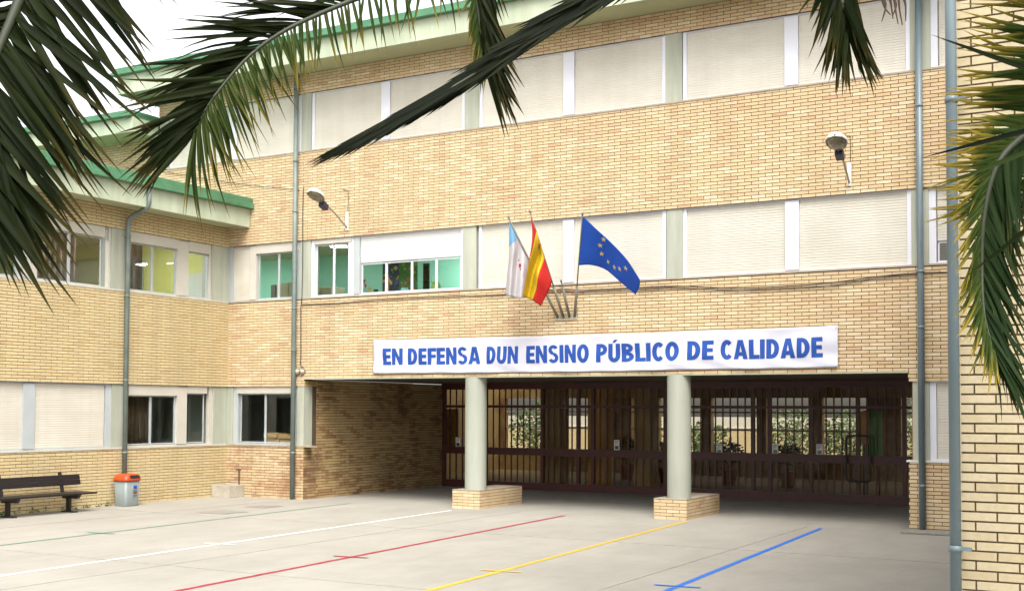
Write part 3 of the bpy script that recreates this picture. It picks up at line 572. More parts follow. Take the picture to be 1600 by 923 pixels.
for x0, x1, m_, lb in ((4.50, 4.85, 'yellow', 'yellow tray on the shelf in the long window'), (3.15, 3.32, 'navy', 'small blue box on the shelf in the first pane')):
    t = empty('tray', ((x0+x1)/2, .6, 4.336), lb, 'tray'); mb = MB().box(x0, x1, .48, .74, 4.337, 4.347)
    mb.build('base', M[m_], t)
    mb = MB().box(x0, x1, .48, .492, 4.348, 4.40).box(x0, x1, .728, .74, 4.348, 4.40).box(x0, x0+.012, .4925, .7275, 4.348, 4.40).box(x1-.012, x1, .4925, .7275, 4.348, 4.40); mb.build('rim', M[m_], t)
# office: cardboard boxes and a monitor
def crate(x0, x1, y0, y1, z0, z1, lb):
    t = empty('cardboard_box', ((x0+x1)/2, (y0+y1)/2, z0), lb, 'box'); MB().box(x0, x1, y0, y1, z0, z1).build('carton', M['card'], t, .006)
    MB().box(x0+.002, x1-.002, y0-.04, y0-.002, z1-.10, z1-.004).build('flap', M['card'], t)
ot = empty('desk', (1.0, .75, .02), 'office desk behind the ground floor window by the corner', 'desk')
MB().box(.1, 1.9, .45, 1.05, 1.06, 1.10).build('top', M['card'], ot)
for x in (.2, 1.8):
    for y in (.5, 1.0): MB().box(x-.025, x+.025, y-.025, y+.025, .02, 1.059).build('leg', M['iron'], ot)
crate(.62, 1.02, .55, .85, 1.101, 1.40, 'cardboard box behind the ground floor window, nearer the corner'); crate(1.06, 1.50, .55, .85, 1.101, 1.38, 'cardboard box behind the ground floor window, next to the dark monitor')
t = empty('monitor', (1.65, .7, 1.1), 'dark computer monitor behind the ground floor window', 'monitor'); MB().box(1.48, 1.84, .60, .92, 1.22, 1.75).build('casing', M['black'], t, .02, 2); MB().box(1.60, 1.72, .68, .84, 1.101, 1.219).build('stand', M['black'], t)
# curtains in the lower wing window
def curtain(fr, s0, s1, o, z0, z1, lb):
    mb = MB(); n = int((s1-s0)/.02); V = []
    for i in range(n+1):
        a = s0+(s1-s0)*i/n; oo = o+.035*math.sin(a*42+math.sin(a*9)); V += [fr.pt(a, oo, z0), fr.pt(a, oo, z1)]
    mb.add(V, [(2*i, 2*i+2, 2*i+3, 2*i+1) for i in range(n)], True); ob = mb.build('curtain', M['curtain']); ob.modifiers.new('thickness', 'SOLIDIFY').thickness = .004; tag(ob, lb, 'curtain')
curtain(WI, -2.75, -1.5, -.75, 1.0, 2.5, 'brown curtain behind the lower wing window left of the corner')
curtain(WI, -4.2, -2.9, -1.6, 3.3, 5.6, 'dark curtain inside the upper wing window beside the pipe')

curtain(WI, -2.15, -1.78, -.85, 3.3, 5.6, 'dark brown curtain at the edge of the upper wing window nearest the pipe')
t = empty('whiteboard', (-.75, -.17, 3.2), 'pale board on the end wall behind the narrow upper wing pane', 'board'); MB().box(-1.05, -.45, -.19, -.162, 4.1, 5.0).build('panel', M['shutter'], t); MB().box(-1.08, -.42, -.20, -.162, 4.06, 4.099).build('ledge', M['card'], t)
t = empty('door', (-2.9, -.17, 3.18), 'grey green door on the end wall of the lime walled room', 'door'); MB().box(-3.3, -2.5, -.19, -.162, 3.182, 5.25).build('leaf', M['greywall'], t); MB().box(-2.62, -2.56, -.23, -.191, 4.1, 4.14).build('handle', M['galv'], t)
# ------------------------------------------------------------------ entrance grille, hall and courtyard beyond
gate = empty('entrance_grille', (8.4, 5.5, 0), 'maroon iron grille with glazed doors across the back of the porch', 'gate')
GX0, GX1, GY = 2.195, 14.73, 5.5
MB().box(GX0, GX1, GY-.05, GY+.05, .0, .175).build('bottom_rail', M['maroon'], gate); MB().box(GX0, GX1, GY-.05, GY+.05, .83, 1.005).build('middle_rail', M['maroon'], gate); MB().box(GX0, GX1, GY-.05, GY+.05, 1.985, 2.05).build('transom', M['maroon'], gate)
posts = [2.235, 3.35, 5.07, 6.04, 6.43, 8.27, 10.34, 10.72, 11.625, 12.63, 13.58, 14.69]
for x in posts:
    for z0, z1 in ((.176, .829), (1.006, 1.984), (2.051, 2.439)): MB().box(x-.04, x+.04, GY-.045, GY+.045, z0, z1).build('post', M['maroon'], gate)
bmesh_bar = {}
for x0, x1 in zip(posts[:-1], posts[1:]):
    n = max(1, int(round((x1-x0)/.176))); 
    for z0, z1 in ((.176, .829), (1.006, 1.984), (2.051, 2.439)):
        for i in range(1, n):
            x = x0+(x1-x0)*i/n; k = (z0,)
            if k not in bmesh_bar: bmesh_bar[k] = MB().box(-.015, .015, -.012, .012, z0, z1).mesh('bar', M['maroon'])
            link('bar', bmesh_bar[k], gate, Matrix.Translation((x, GY-.02, 0)))
        MB().box(x0+.041, x1-.041, GY+.025, GY+.031, z0, z1).build('pane', M['glassdoor'], gate)
def handle(xc):
    a, b, z0, z1, r_ = xc-.25, xc+.25, .46, 1.42, .09; P = []
    for cx, cz, q0 in ((b-r_, z1-r_, 90), (a+r_, z1-r_, 180), (a+r_, z0+r_, 270), (b-r_, z0+r_, 0)):
        q0 = q0-90
        for j in range(5): q = R(q0+j*22.5); P.append((cx+r_*math.cos(q), GY-.14, cz+r_*math.sin(q)))
    P.append(P[0]); o = MB().tube(P, .022, 10, False).build('handle', M['handle'], gate)
    for z in (.9, 1.1): MB().tube([(xc-.25, GY-.13, z), (xc-.25, GY-.02, z)], .014, 8).build('bracket', M['handle'], o)
handle(12.66)
for x, z, lb in ((9.57, 1.07, 'small white notice on the gate glass beside the second column'), (10.85, 1.10, 'white notice on the gate glass between two maroon posts'), (11.82, 1.105, 'white notice on the gate glass nearest the black handle'), (7.06, 1.115, 'white notice with green print on the gate glass between the two columns'), (2.67, 1.11, 'notice on the narrow gate pane left of the first column')):
    t = empty('notice', (x, GY-.04, z-.12), lb, 'notice'); MB().box(x-.068, x+.068, GY-.042, GY-.039, z-.125, z+.125).build('sheet', M['paper'], t)
    for i in range(3): MB().box(x-.05, x+.05-.02*i, GY-.0445, GY-.0425, z+.09-.03*i, z+.10-.03*i).build('print', M['lampdark'], t)
    MB().box(x-.045, x+.045, GY-.0445, GY-.0425, z-.09, z-.01).build('picture', M['shrub'] if x < 8 else M['pipe'], t)
# hall
hall_y = 13.0
MB().box(-.5, 16.5, 5.6, hall_y, .0, .015).build('hall_floor', mat('hall_tiles', (.30, .22, .12), .85, .15, 1.2, spec=.15), main)
mb = MB().box(-.6, 16.6, hall_y, hall_y+.25, .02, .6).box(-.6, 16.6, hall_y, hall_y+.25, 2.3, 2.75); 
for x in (-.6, 3.2, 4.7, 6.35, 8.0, 9.6, 11.1, 13.4, 15.0): mb.box(x, x+(.9 if x in (3.2, 11.1, 13.4) else .28), hall_y+.001, hall_y+.249, .6001, 2.2999)
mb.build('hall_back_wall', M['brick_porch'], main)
for z in (1.35, 1.86): MB().box(-.3, 16, hall_y+.10, hall_y+.14, z, z+.045).build('window_bar', M['frame'], main)
MB().box(-.7, -.5, 5.6, hall_y, .02, 2.58).build('hall_side_wall', M['brick_porch'], main); MB().box(16.5, 16.7, 5.6, hall_y, .02, 2.58).build('hall_side_wall', M['brick_porch'], main)
for x, m_ in ((4.55, 'brick_wing'), (5.75, 'hallorange'), (7.0, 'brick_wing')):
    MB().box(x, x+.45, 6.6, 7.05, .02, 2.58).build('hall_pillar', M[m_], main)
for x0, x1, z0, z1, y, m_, lb in ((at_y(1350, 680, 6.4).x, at_y(1377, 680, 6.4).x, .84, 1.95, 6.4, 'hallgreen', 'green display board inside the hall behind the black handle'), (at_y(1345, 680, 6.3).x, at_y(1357, 680, 6.3).x, 1.22, 1.93, 6.3, 'hallorange', 'orange poster overlapping the green display board'), (1.55, 2.05, .95, 1.95, 6.4, 'hallorange', 'ochre notice board inside the hall near the left gate pane')):
    t = empty('notice_board', ((x0+x1)/2, y, .02), lb, 'board'); MB().box(x0, x1, y, y+.03, z0, z1).build('panel', M[m_], t); mb = MB().box(x0-.02, x0-.001, y-.005, y+.03, z0, z1).box(x1+.001, x1+.02, y-.005, y+.03, z0, z1); mb.build('frame', M['card'], t)
    for xx in (x0+.05, x1-.05): MB().box(xx-.015, xx+.015, y+.031, y+.06, .016, z0+.1).build('leg', M['iron'], t)
def leaf_ball(mb, c, r_, n, rnd, size=.09):
    for _ in range(n):
        d = Vector((rnd.gauss(0, 1), rnd.gauss(0, 1), rnd.gauss(0, 1))).normalized()*(rnd.random()**.4)
        p = Vector(c)+Vector((d.x*r_[0], d.y*r_[1], d.z*r_[2])); a = Vector((rnd.gauss(0, 1), rnd.gauss(0, 1), rnd.gauss(0, .7))).normalized(); b = a.orthogonal().normalized(); s = size*rnd.uniform(.6, 1.4)
        mb.add([p, p+a*s*.5+b*s*.25, p+a*s, p+a*s*.5-b*s*.25], [(0, 1, 2, 3)])
rnd = random.Random(3)
for x, y, h, lb in ((5.2, 10.2, .55, 'leafy pot plant in the hall between the columns'), (6.7, 9.4, .5, 'dark leafy pot plant in the hall left of the second column'), (8.3, 9.8, .5, 'bushy pot plant in the hall right of the second column'), (9.9, 9.6, .45, 'pot plant in the hall under the gate notice')):
    t = empty('pot_plant', (x, y, .016), lb, 'plant', 'pot plants in the entrance hall'); MB().lathe([(0, 0), (.15, 0), (.21, .36), (.23, .36), (.23, .42), (.19, .42), (.18, .34), (0, .34)], (x, y, .016), 18).build('pot', M['terracotta'], t)
    for j in range(4): MB().tube([(x, y, .3), (x+.05*math.cos(j*1.6), y+.05*math.sin(j*1.6), .6), (x+.18*math.cos(j*1.6), y+.18*math.sin(j*1.6), .55+h)], [.012, .009, .004], 6).build('stem', M['bark'], t)
    mb = MB(); leaf_ball(mb, (x, y, .55+h*.6), (.36, .36, h*.6), 260, rnd, .13); mb.build('foliage', M['shrub'], t)
for i, (x, y, h, r_) in enumerate(((-1.5, 17.5, 2.1, 1.1), (1.8, 18.5, 1.7, 1.2), (4.6, 17.8, 1.5, 1.0), (7.4, 19, 2.0, 1.3), (9.6, 17.4, 1.9, .9), (11.4, 18.4, 2.4, 1.2))):
    lb = ['tall shrub in the far courtyard at the left end', 'round shrub in the far courtyard behind the left pillar', 'low shrub in the far courtyard behind the first column', 'broad shrub in the far courtyard behind the second column', 'shrub in the far courtyard seen through the right gate panes', 'tallest shrub in the far courtyard behind the green board'][i]
    t = empty('shrub', (x, y, 0), lb, 'shrub', 'shrubs in the far courtyard')
    for j in range(5): q = j*1.257; MB().tube([(x, y, 0), (x+.15*math.cos(q), y+.15*math.sin(q), h*.4), (x+r_*.5*math.cos(q), y+r_*.5*math.sin(q), h*.8)], [.035, .025, .01], 6).build('stem', M['bark'], t)
    mb = MB(); leaf_ball(mb, (x, y, h*.55), (r_, r_*.8, h*.5), 900, rnd, .16); mb.build('foliage', M['shrub'], t)
t = empty('garden_wall', (6, 24, 0), 'low pale wall closing the far courtyard behind the shrubs', 'wall'); MB().box(-12, 20, 24, 24.25, 0, 1.25).build('wall_body', M['brick_pier'], t); MB().box(-12, 20, 23.96, 24.29, 1.25, 1.31).build('coping', M['sillwhite'], t)

# ------------------------------------------------------------------ banner
ban = empty('banner', (8.82, -.03, 2.67), 'long white cloth banner with blue capital letters stretched above the porch', 'banner')
BX0, BX1 = 4.045, 13.61
def bz(s, t):     # cloth outline: s along, t up
    bot = 2.672 + .003*math.sin(s*19) + (.02*(1-abs(2*s-1))*-1); top = 3.365 + .005*math.sin(s*26+1) - .022*math.sin(math.pi*s)
    return bot+(top-bot)*t
def bo(s, t):     # folds standing off the wall
    return .030 + .006*math.sin(s*70+3*math.sin(t*4)+t*5) + .007*math.sin(t*9+s*9+math.sin(s*23)*2) + .006*math.sin((s*31-t*6)) + .005*math.exp(-((s-.02)/.03)**2)*math.sin(t*14) + .005*math.exp(-((s-.985)/.03)**2)*math.sin(t*12+1)
n, m_ = 260, 22; V = []; F = []
for j in range(m_+1):
    for i in range(n+1): s, t = i/n, j/m_; V.append((BX0+(BX1-BX0)*s, -bo(s, t)-.01, bz(s, t)))
F = [(j*(n+1)+i, j*(n+1)+i+1, (j+1)*(n+1)+i+1, (j+1)*(n+1)+i) for j in range(m_) for i in range(n)]
o = MB().add(V, F, True).build('cloth', M['cloth_white'], ban); o.modifiers.new('thickness', 'SOLIDIFY').thickness = .003
def q4(a, b, c, d): return [Vector((*p, 0)) for p in (a, b, c, d)]
def rc_(x0, y0, x1, y1): return q4((x0, y0), (x1, y0), (x1, y1), (x0, y1))
def ring(cx, cy, ro, so, ri, si, a0, a1, n=12):
    P = [(R(a0+(a1-a0)*k/n)) for k in range(n+1)]; e = lambda rx, ry, q: (cx+rx*math.cos(q), cy+ry*math.sin(q))
    return [q4(e(ri, si, P[k]), e(ro, so, P[k]), e(ro, so, P[k+1]), e(ri, si, P[k+1])) for k in range(n)]
SE = [rc_(0, 0, .29, 1), rc_(.29, 0, .64, .21), rc_(.29, .40, .60, .60), rc_(.29, .79, .64, 1)]
U_ = [rc_(0, .35, .28, 1), rc_(.48, .35, .76, 1)]+ring(.38, .35, .38, .36, .10, .14, 180, 360)
GLYPH = {'E': (.62, SE), 'F': (.58, [SE[0], SE[2], SE[3]]), 'L': (.58, [SE[0], SE[1]]), 'I': (.29, [SE[0]]),
    'N': (.80, [rc_(0, 0, .26, 1), rc_(.54, 0, .80, 1), q4((.26, .54), (.54, 0), (.54, .46), (.26, 1))]),
    'D': (.76, [SE[0]]+ring(.285, .5, .475, .5, .19, .29, -90, 90)), 'O': (.82, ring(.41, .5, .41, .515, .125, .29, 0, 360, 24)), 'C': (.71, ring(.40, .5, .40, .515, .12, .29, 44, 316, 20)),
    'U': (.76, U_), 'Ú': (.76, U_+[q4((.26, 1.05), (.43, 1.05), (.62, 1.22), (.38, 1.22))]), 'P': (.69, [SE[0]]+ring(.285, .68, .42, .32, .15, .115, -90, 90)),
    'B': (.74, [SE[0]]+ring(.285, .745, .42, .255, .15, .075, -90, 90, 10)+ring(.285, .275, .46, .275, .18, .09, -90, 90, 10)),
    'A': (.86, [q4((0, 0), (.28, 0), (.43, .70), (.27, 1)), q4((.58, 0), (.86, 0), (.59, 1), (.43, .70)), q4((.27, 1), (.43, .69), (.432, .70), (.59, 1)), rc_(.27, .17, .59, .37)]),
    'S': (.70, ring(.35, .735, .34, .275, .10, .095, 22, 270, 14)+ring(.35, .285, .35, .295, .11, .105, 90, -158, 14))}
words = [('EN', 600, 631), ('DEFENSA', 639, 752), ('DUN', 762, 811), ('ENSINO', 824, 922), ('PÚBLICO', 933, 1062), ('DE', 1075, 1116), ('CALIDADE', 1127, 1286)]
for wd, u0, u1 in words:
    X0, X1 = at_y(u0, 550).x, at_y(u1, 550).x; tot = sum(GLYPH[c_][0] for c_ in wd)+.085*(len(wd)-1); k_ = (X1-X0)/tot; px_ = X0
    for c_ in wd:
        out = MB(); quads = GLYPH[c_][1]
        for j, Q in enumerate(quads):
            nx = 1 if c_ in 'OCDSBPUÚ' and j > 1 else 4; ny = 2 if nx == 1 else 7; V = []
            for b_ in range(ny+1):
                for a_ in range(nx+1):
                    fa, fb = a_/nx, b_/ny; p = Q[0].lerp(Q[1], fa).lerp(Q[3].lerp(Q[2], fa), fb); x = px_+p.x*k_; s_ = (x-BX0)/(BX1-BX0); t_ = .25+p.y*.49
                    V.append((x, -bo(s_, t_)-.0145-.0003*(j % 7), bz(s_, t_)))
            F_ = [(b_*(nx+1)+a_, b_*(nx+1)+a_+1, (b_+1)*(nx+1)+a_+1, (b_+1)*(nx+1)+a_) for b_ in range(ny) for a_ in range(nx)]
            if c_ == 'Ú' and j == len(quads)-1: MB().add(V, F_).build('accent_mark', M['blueink'], ban)
            else: out.add(V, F_)
        out.build('letter', M['blueink'], ban); px_ += (GLYPH[c_][0]+.085)*k_
for x in (BX0+.03, BX1-.03):
    for z in (2.70, 3.33): MB().tube([(x, .0, z), (x, -.06, z)], .008, 6).build('eyelet', M['galv'], ban)

# ------------------------------------------------------------------ flags
def flag_thing(lb, base, tip, name='flag'):
    t = empty(name, base, lb, 'flag' if name == 'flag' else 'flagpole', 'flags above the banner' if name == 'flag' else None)
    b, e = Vector(base), Vector(tip); d = (e-b).normalized()
    MB().tube([b-d*.02, b+d*.62], .027, 10).build('socket', M['polewood'], t)
    if (e-b).length > .7:
        MB().tube([b+d*.55, e], .013, 8).build('pole', M['polewood'], t); MB().lathe([(0, -.01), (.02, -.01), (.024, .012), (.012, .035), (0, .05)], e, 10, d).build('finial', M['polewood'], t)
    MB().box(b.x-.05, b.x+.05, -.025, -.0, b.z-.07, b.z+.07).build('wall_plate', M['galv'], t)
    return t
bases = [at_y(871, 495, -.03), at_y(880, 495, -.03), at_y(889.5, 494, -.03), at_y(898, 493, -.03)]
tips = [at_y(795, 341, -1.0), at_y(828, 331, -1.05), at_y(877, 440, -.42), at_y(910, 335, -1.0)]
fl1 = flag_thing('white flag with light blue diagonal band hanging limp at the left of the flags', bases[0], tips[0])
fl2 = flag_thing('red and yellow flag with a small crest hanging between two others', bases[1], tips[1])
flag_thing('short bare flagpole without a flag between the flags', bases[2], tips[2], 'flagpole')
fl4 = flag_thing('blue flag with gold stars blowing out to the right', bases[3], tips[3])
def patch(rows, n=28, m_=28):
    """rows: list over the hoist direction of control polylines along the fly, each a list of (u,v,Y)"""
    R3 = [catmull([at_y(*q) for q in row], m_) for row in rows]; return [[catmull([R3[k][j] for k in range(len(rows))], n)[i] for j in range(m_+1)] for i in range(n+1)]
def patch_build(G, i0, i1, m, parent, name, off=0.):
    rows = G[i0:i1+1]; w = len(rows[0]); V = [p for r_ in rows for p in r_]; F = [(i*w+j, i*w+j+1, (i+1)*w+j+1, (i+1)*w+j) for i in range(len(rows)-1) for j in range(w-1)]
    o = MB().add(V, F, True).build(name, m, parent); o.modifiers.new('thickness', 'SOLIDIFY').thickness = .003; return o
def on_patch(G, a, b):
    n, m_ = len(G)-1, len(G[0])-1; i, j = min(int(a*n), n-1), min(int(b*m_), m_-1); fa, fb = a*n-i, b*m_-j
    p = G[i][j]*(1-fa)*(1-fb)+G[i+1][j]*fa*(1-fb)+G[i][j+1]*(1-fa)*fb+G[i+1][j+1]*fa*fb
    nn = (G[i+1][j]-G[i][j]).cross(G[i][j+1]-G[i][j]).normalized()
    if nn.dot(CAM-p) < 0: nn = -nn
    return p, nn
# blue flag
G4 = patch([[(910.5, 337, -.99), (930, 356, -1.02), (955, 379, -.92), (980, 406, -.98), (1000, 437, -.93)],
            [(908, 363, -.83), (928, 375, -.88), (952, 393, -.78), (978, 418, -.86), (999.5, 446, -.80)],
            [(906, 389, -.68), (926, 394, -.74), (950, 408, -.64), (974, 430, -.72), (997, 453, -.68)],
            [(903.5, 414.5, -.53), (924, 414, -.58), (946, 421, -.50), (969, 440, -.58), (993, 460, -.54)]])
c4 = patch_build(G4, 0, 28, M['navy'], fl4, 'cloth')
def nearest(G, u, v):
    best = None
    for i in range(0, 29):
        for j in range(0, 29):
            d = G[i][j]-CAM; z = d.dot(FWD); e = (PU+FPX*d.dot(RGT)/z-u)**2+(PV-FPX*d.dot(UPV)/z-v)**2
            if best is None or e < best[0]: best = (e, i/28, j/28)
    return best[1], best[2]
def decal(G, a, b, prof, size, m, parent, name, rot=0.):
    p, nn = on_patch(G, a, b); ex = RGT-nn*RGT.dot(nn); ex.normalize(); ey = nn.cross(ex)
    if ey.dot(UPV) < 0: ey = -ey
    c, s = math.cos(rot), math.sin(rot); V = [p+nn*.005+(ex*(x*c-y*s)+ey*(x*s+y*c))*size for x, y in prof]; k = len(V); V += [q-nn*.002 for q in V]
    MB().add(V, [tuple(range(k)), tuple(range(2*k-1, k-1, -1))]+[(i, i+k, (i+1) % k+k, (i+1) % k) for i in range(k)]).build(name, m, parent)
STAR = [((1 if i % 2 == 0 else .42)*math.sin(i*math.pi/5), (1 if i % 2 == 0 else .42)*math.cos(i*math.pi/5)) for i in range(10)]
for u, v in ((941.5, 373.5), (938.5, 383), (941.5, 396), (949, 408), (960, 416.5), (970, 421), (977, 418)): decal(G4, *nearest(G4, u, v), STAR, .056, M['star'], c4, 'star', .15)
# red and yellow flag
G2 = patch([[(829, 337, -1.03), (831.5, 362, -.92), (830, 395, -.80), (827, 428, -.74), (824, 446, -.72)],
            [(838, 361, -.90), (833, 385, -.97), (826, 412, -.99), (821, 440, -.97), (817.5, 461, -.96)],
            [(845, 383, -.78), (842, 400, -.68), (834, 425, -.72), (829, 448, -.74), (825, 466, -.76)],
            [(851, 404, -.66), (846, 417, -.78), (841, 430, -.92), (838, 450, -.88), (832, 469, -.86)],
            [(858, 426, -.54), (862, 441, -.60), (857, 455, -.70), (851, 467, -.74), (845, 478, -.76)]])
patch_build(G2, 0, 7, M['red'], fl2, 'red_stripe'); yc = patch_build(G2, 7, 21, M['yellow'], fl2, 'yellow_stripe'); patch_build(G2, 21, 28, M['red'], fl2, 'red_stripe')
decal(G2, .44, .10, [(-.5, .6), (.5, .6), (.5, -.1), (.25, -.5), (0, -.62), (-.25, -.5), (-.5, -.1)], .085, M['crest'], yc, 'crest'); decal(G2, .40, .02, [(-.5, 0), (-.3, .5), (0, .7), (.3, .5), (.5, 0)], .045, M['goldprint'], yc, 'crown'); decal(G2, .55, .14, [(-.1, -.5), (.1, -.5), (.1, .5), (-.1, .5)], .07, M['goldprint'], yc, 'crest_column')
# white flag
G1 = patch([[(795, 344, -.98), (796, 375, -.90), (795, 405, -.84), (792, 435, -.80), (789.5, 460, -.78)],
            [(804, 361, -.87), (803, 388, -.92), (800, 412, -.90), (798, 438, -.90), (796, 463, -.88)],
            [(812, 377, -.77), (810, 400, -.72), (808, 420, -.72), (806, 442, -.72), (804, 465, -.72)],
            [(820, 393, -.66), (818, 410, -.74), (816, 428, -.78), (815, 446, -.80), (813, 466, -.80)],
            [(828, 409, -.55), (826, 424, -.58), (825, 437, -.60), (824, 450, -.62), (822, 464, -.64)]])
c1 = patch_build(G1, 0, 28, M['whiteflag'], fl1, 'cloth')
V = []; F = []
for i in range(15):
    a = .0+i/14*.34; b0, b1 = max(0, .02), max(.02, .34-a*.75)
    for b in (b0, (b0+b1)/2, b1): p, nn = on_patch(G1, a, b); V.append(p+nn*.005)
F = [(i*3+j, i*3+j+1, i*3+j+4, i*3+j+3) for i in range(14) for j in range(2)]
o = MB().add(V, F, True).build('blue_band', M['skyblue'], c1)
for a, b, pr, sz, mm in ((.62, .38, [(-.5, .5), (.4, .35), (.5, -.3), (0, -.7), (-.4, -.3)], .075, 'red'), (.54, .33, [(-.5, .1), (0, .9), (.3, 0)], .06, 'crest'), (.66, .44, [(-.5, .3), (.5, .4), (.3, -.5), (-.3, -.4)], .04, 'crest')): decal(G1, a, b, pr, sz, M[mm], c1, 'emblem')

# ------------------------------------------------------------------ wall lamps
def wall_lamp(bx, bz_, hx, hy, hz, lb):
    t = empty('wall_lamp', (bx, 0, bz_), lb, 'lamp', 'floodlights on the brick wall')
    MB().box(bx-.035, bx+.035, -.03, -.008, bz_-.06, bz_+.34).build('wall_plate', M['sillwhite'], t)
    B = Vector((bx, -.03, bz_)); H = Vector((hx, hy, hz)); d = (H-B).normalized()
    mid = (B+H)/2+Vector((0, 0, .05)); arm = catmull([B, mid, H-d*.30], 12); MB().tube(arm, .019, 8).build('arm', M['galv'], t)
    ax = (H-(H-d*.3)).normalized(); side = ax.cross(Vector((0, 0, 1))).normalized(); up_ = side.cross(ax)
    MB().obox(H-d*.26-up_*.03, ax*.10, side*.065, up_*.06).build('gear_box', M['lampdark'], t, .012, 2)
    # head: drop shaped shell, its lit side turned down
    V = []; F = []; n = 22; prof = [(-.17, .045, .05), (-.08, .12, .09), (.03, .16, .11), (.14, .155, .11), (.22, .11, .085), (.26, .02, .03)]; hd = []
    for a, w, h in prof:
        for k in range(n+1):
            q = math.pi*k/n; hd.append(H+ax*a+side*w*math.cos(q)+up_*h*math.sin(q))
    F = [(i*(n+1)+k, i*(n+1)+k+1, (i+1)*(n+1)+k+1, (i+1)*(n+1)+k) for i in range(len(prof)-1) for k in range(n)]
    o = MB().add(hd, F, True).build('housing', M['lampwhite'], t); o.modifiers.new('thickness', 'SOLIDIFY').thickness = .01
    le = []; F = []; m_ = 10
    for a, w, h in prof:
        for k in range(m_+1):
            x = -1+2*k/m_; le.append(H+ax*(a*.93+.005)+side*w*.90*x-up_*(.005+h*.55*(1-x*x)**.5))
    F = [(i*(m_+1)+k, i*(m_+1)+k+1, (i+1)*(m_+1)+k+1, (i+1)*(m_+1)+k) for i in range(len(prof)-1) for k in range(m_)]
    MB().add(le, F, True).build('lens', M['lens'], t)
    rim = [H+ax*a+side*w*s for s in (1,) for a, w, h in prof]+[H+ax*a-side*w for a, w, h in prof[::-1]]; rim.append(rim[0]); MB().tube(rim, .012, 6, False).build('rim', M['galv'], t)
    MB().tube([(bx+.02, -.02, bz_+.3), (bx+.03, -.02, bz_+.62), (bx+.02, -.02, bz_+.78), (bx-.12, -.02, bz_+.82)], .005, 6).build('feed_cable', M['cable'], t)
pL = at_y(496, 309, -1.15); pR = at_y(1308, 226, -1.2)
wall_lamp(3.317, 5.76, pL.x, pL.y, pL.z, 'white floodlight on a curved arm beside the downpipe at the inner corner')
wall_lamp(13.81, 5.76, pR.x, pR.y, pR.z, 'white floodlight on a bent arm high above the end of the banner')
for x, lb in ((2.03, 'small round sounder on the wall touching the corner downpipe'), (2.16, 'small round sounder on the wall, farther from the corner downpipe')):
    t = empty('sounder', (x, -.02, 2.72), lb, 'sounder', 'round sounders under the corner downpipe cable'); MB().lathe([(.062, 0), (.062, .03), (.045, .065), (0, .08)], (x, -.012, 2.735), 16, Vector((0, -1, 0))).build('dome', M['galv'], t); MB().lathe([(.070, 0), (.070, .012), (.06, .012)], (x, -.01, 2.735), 16, Vector((0, -1, 0))).build('base', M['lampdark'], t)

# ------------------------------------------------------------------ cables
def cable(pts, r, lb, y=-.03):
    P = catmull([at_y(u, v, y) for u, v in pts], len(pts)*8); o = MB().tube(P, r, 6).build('cable', M['cable']); tag(o, lb, 'cable', 'cables along the brick wall')
cable([(470, 476), (530, 473.5), (599, 468), (703, 463), (790, 460), (859, 453), (915, 453), (1001, 449), (1060, 447), (1164, 450), (1285, 443), (1372, 432), (1434, 426.5), (1497, 425)], .009, 'black cable sagging along the wall under the middle window sills')
cable([(800, 459), (859, 455), (915, 456), (1001, 453), (1060, 450), (1164, 453.5), (1285, 448), (1372, 434), (1434, 428.5)], .006, 'thinner black cable running just below the sagging one')
cable([(474, 292), (473, 340), (473, 400), (472, 450), (471, 475)], .008, 'black cable dropping beside the downpipe past the upper storey')
cable([(470, 478), (470, 520), (470, 555), (469.5, 570), (475, 574)], .008, 'black cable dropping beside the downpipe to the round sounders')
cable([(196, 262), (260, 269), (330, 281), (400, 290), (468, 297)], .005, 'thin cable crossing the brick above the green wing roof')

# ------------------------------------------------------------------ bench, bin, trough, drain covers
b = empty('bench', (.45, -5.3, 0), 'dark slatted park bench against the wing wall', 'bench')
for y in (-6.02, -4.70):
    MB().box(.33, .68, y-.05, y+.05, 0, .025).build('foot', M['iron'], b, .006); leg = MB().box(.44, .52, y-.03, y+.03, .026, .27).build('leg', M['iron'], b)
    MB().add([Vector(p) for p in ((.30, y-.03, .33), (.78, y-.03, .33), (.74, y-.03, .26), (.34, y-.03, .25), (.30, y+.03, .33), (.78, y+.03, .33), (.74, y+.03, .26), (.34, y+.03, .25))], [(0, 1, 2, 3), (7, 6, 5, 4), (0, 4, 5, 1), (1, 5, 6, 2), (2, 6, 7, 3), (3, 7, 4, 0)]).build('seat_support', M['iron'], b)
    MB().obox(((.31+.22)/2, y, .53), Vector((-.05, 0, .20)), Vector((0, .025, 0)), Vector((.022, 0, .005))).build('back_support', M['iron'], b)
for x in (.35, .52, .69): MB().box(x-.075, x+.075, -6.75, -4.28, .331, .365).build('seat_slat', M['wood_dark'], b, .006, 2)
for x, z in ((.283, .535), (.258, .633)): MB().obox((x, -5.52, z), Vector((.016, 0, .004)), Vector((0, 1.24, 0)), Vector((-.012, 0, .047))).build('back_slat', M['wood_dark'], b, .006, 2)
bn = empty('litter_bin', (.30, -3.14, 0), 'grey litter bin with orange lid standing by the wing downpipe', 'litter bin')
def rsq(cx, cy, w, d, r_, z, k=5):
    P = []
    for sx, sy, q0 in ((1, 1, 0), (-1, 1, 90), (-1, -1, 180), (1, -1, 270)):
        for j in range(k+1): q = R(q0+90*j/k); P.append(Vector((cx+sx*(w-r_)+r_*math.cos(q), cy+sy*(d-r_)+r_*math.sin(q), z)))
    return P
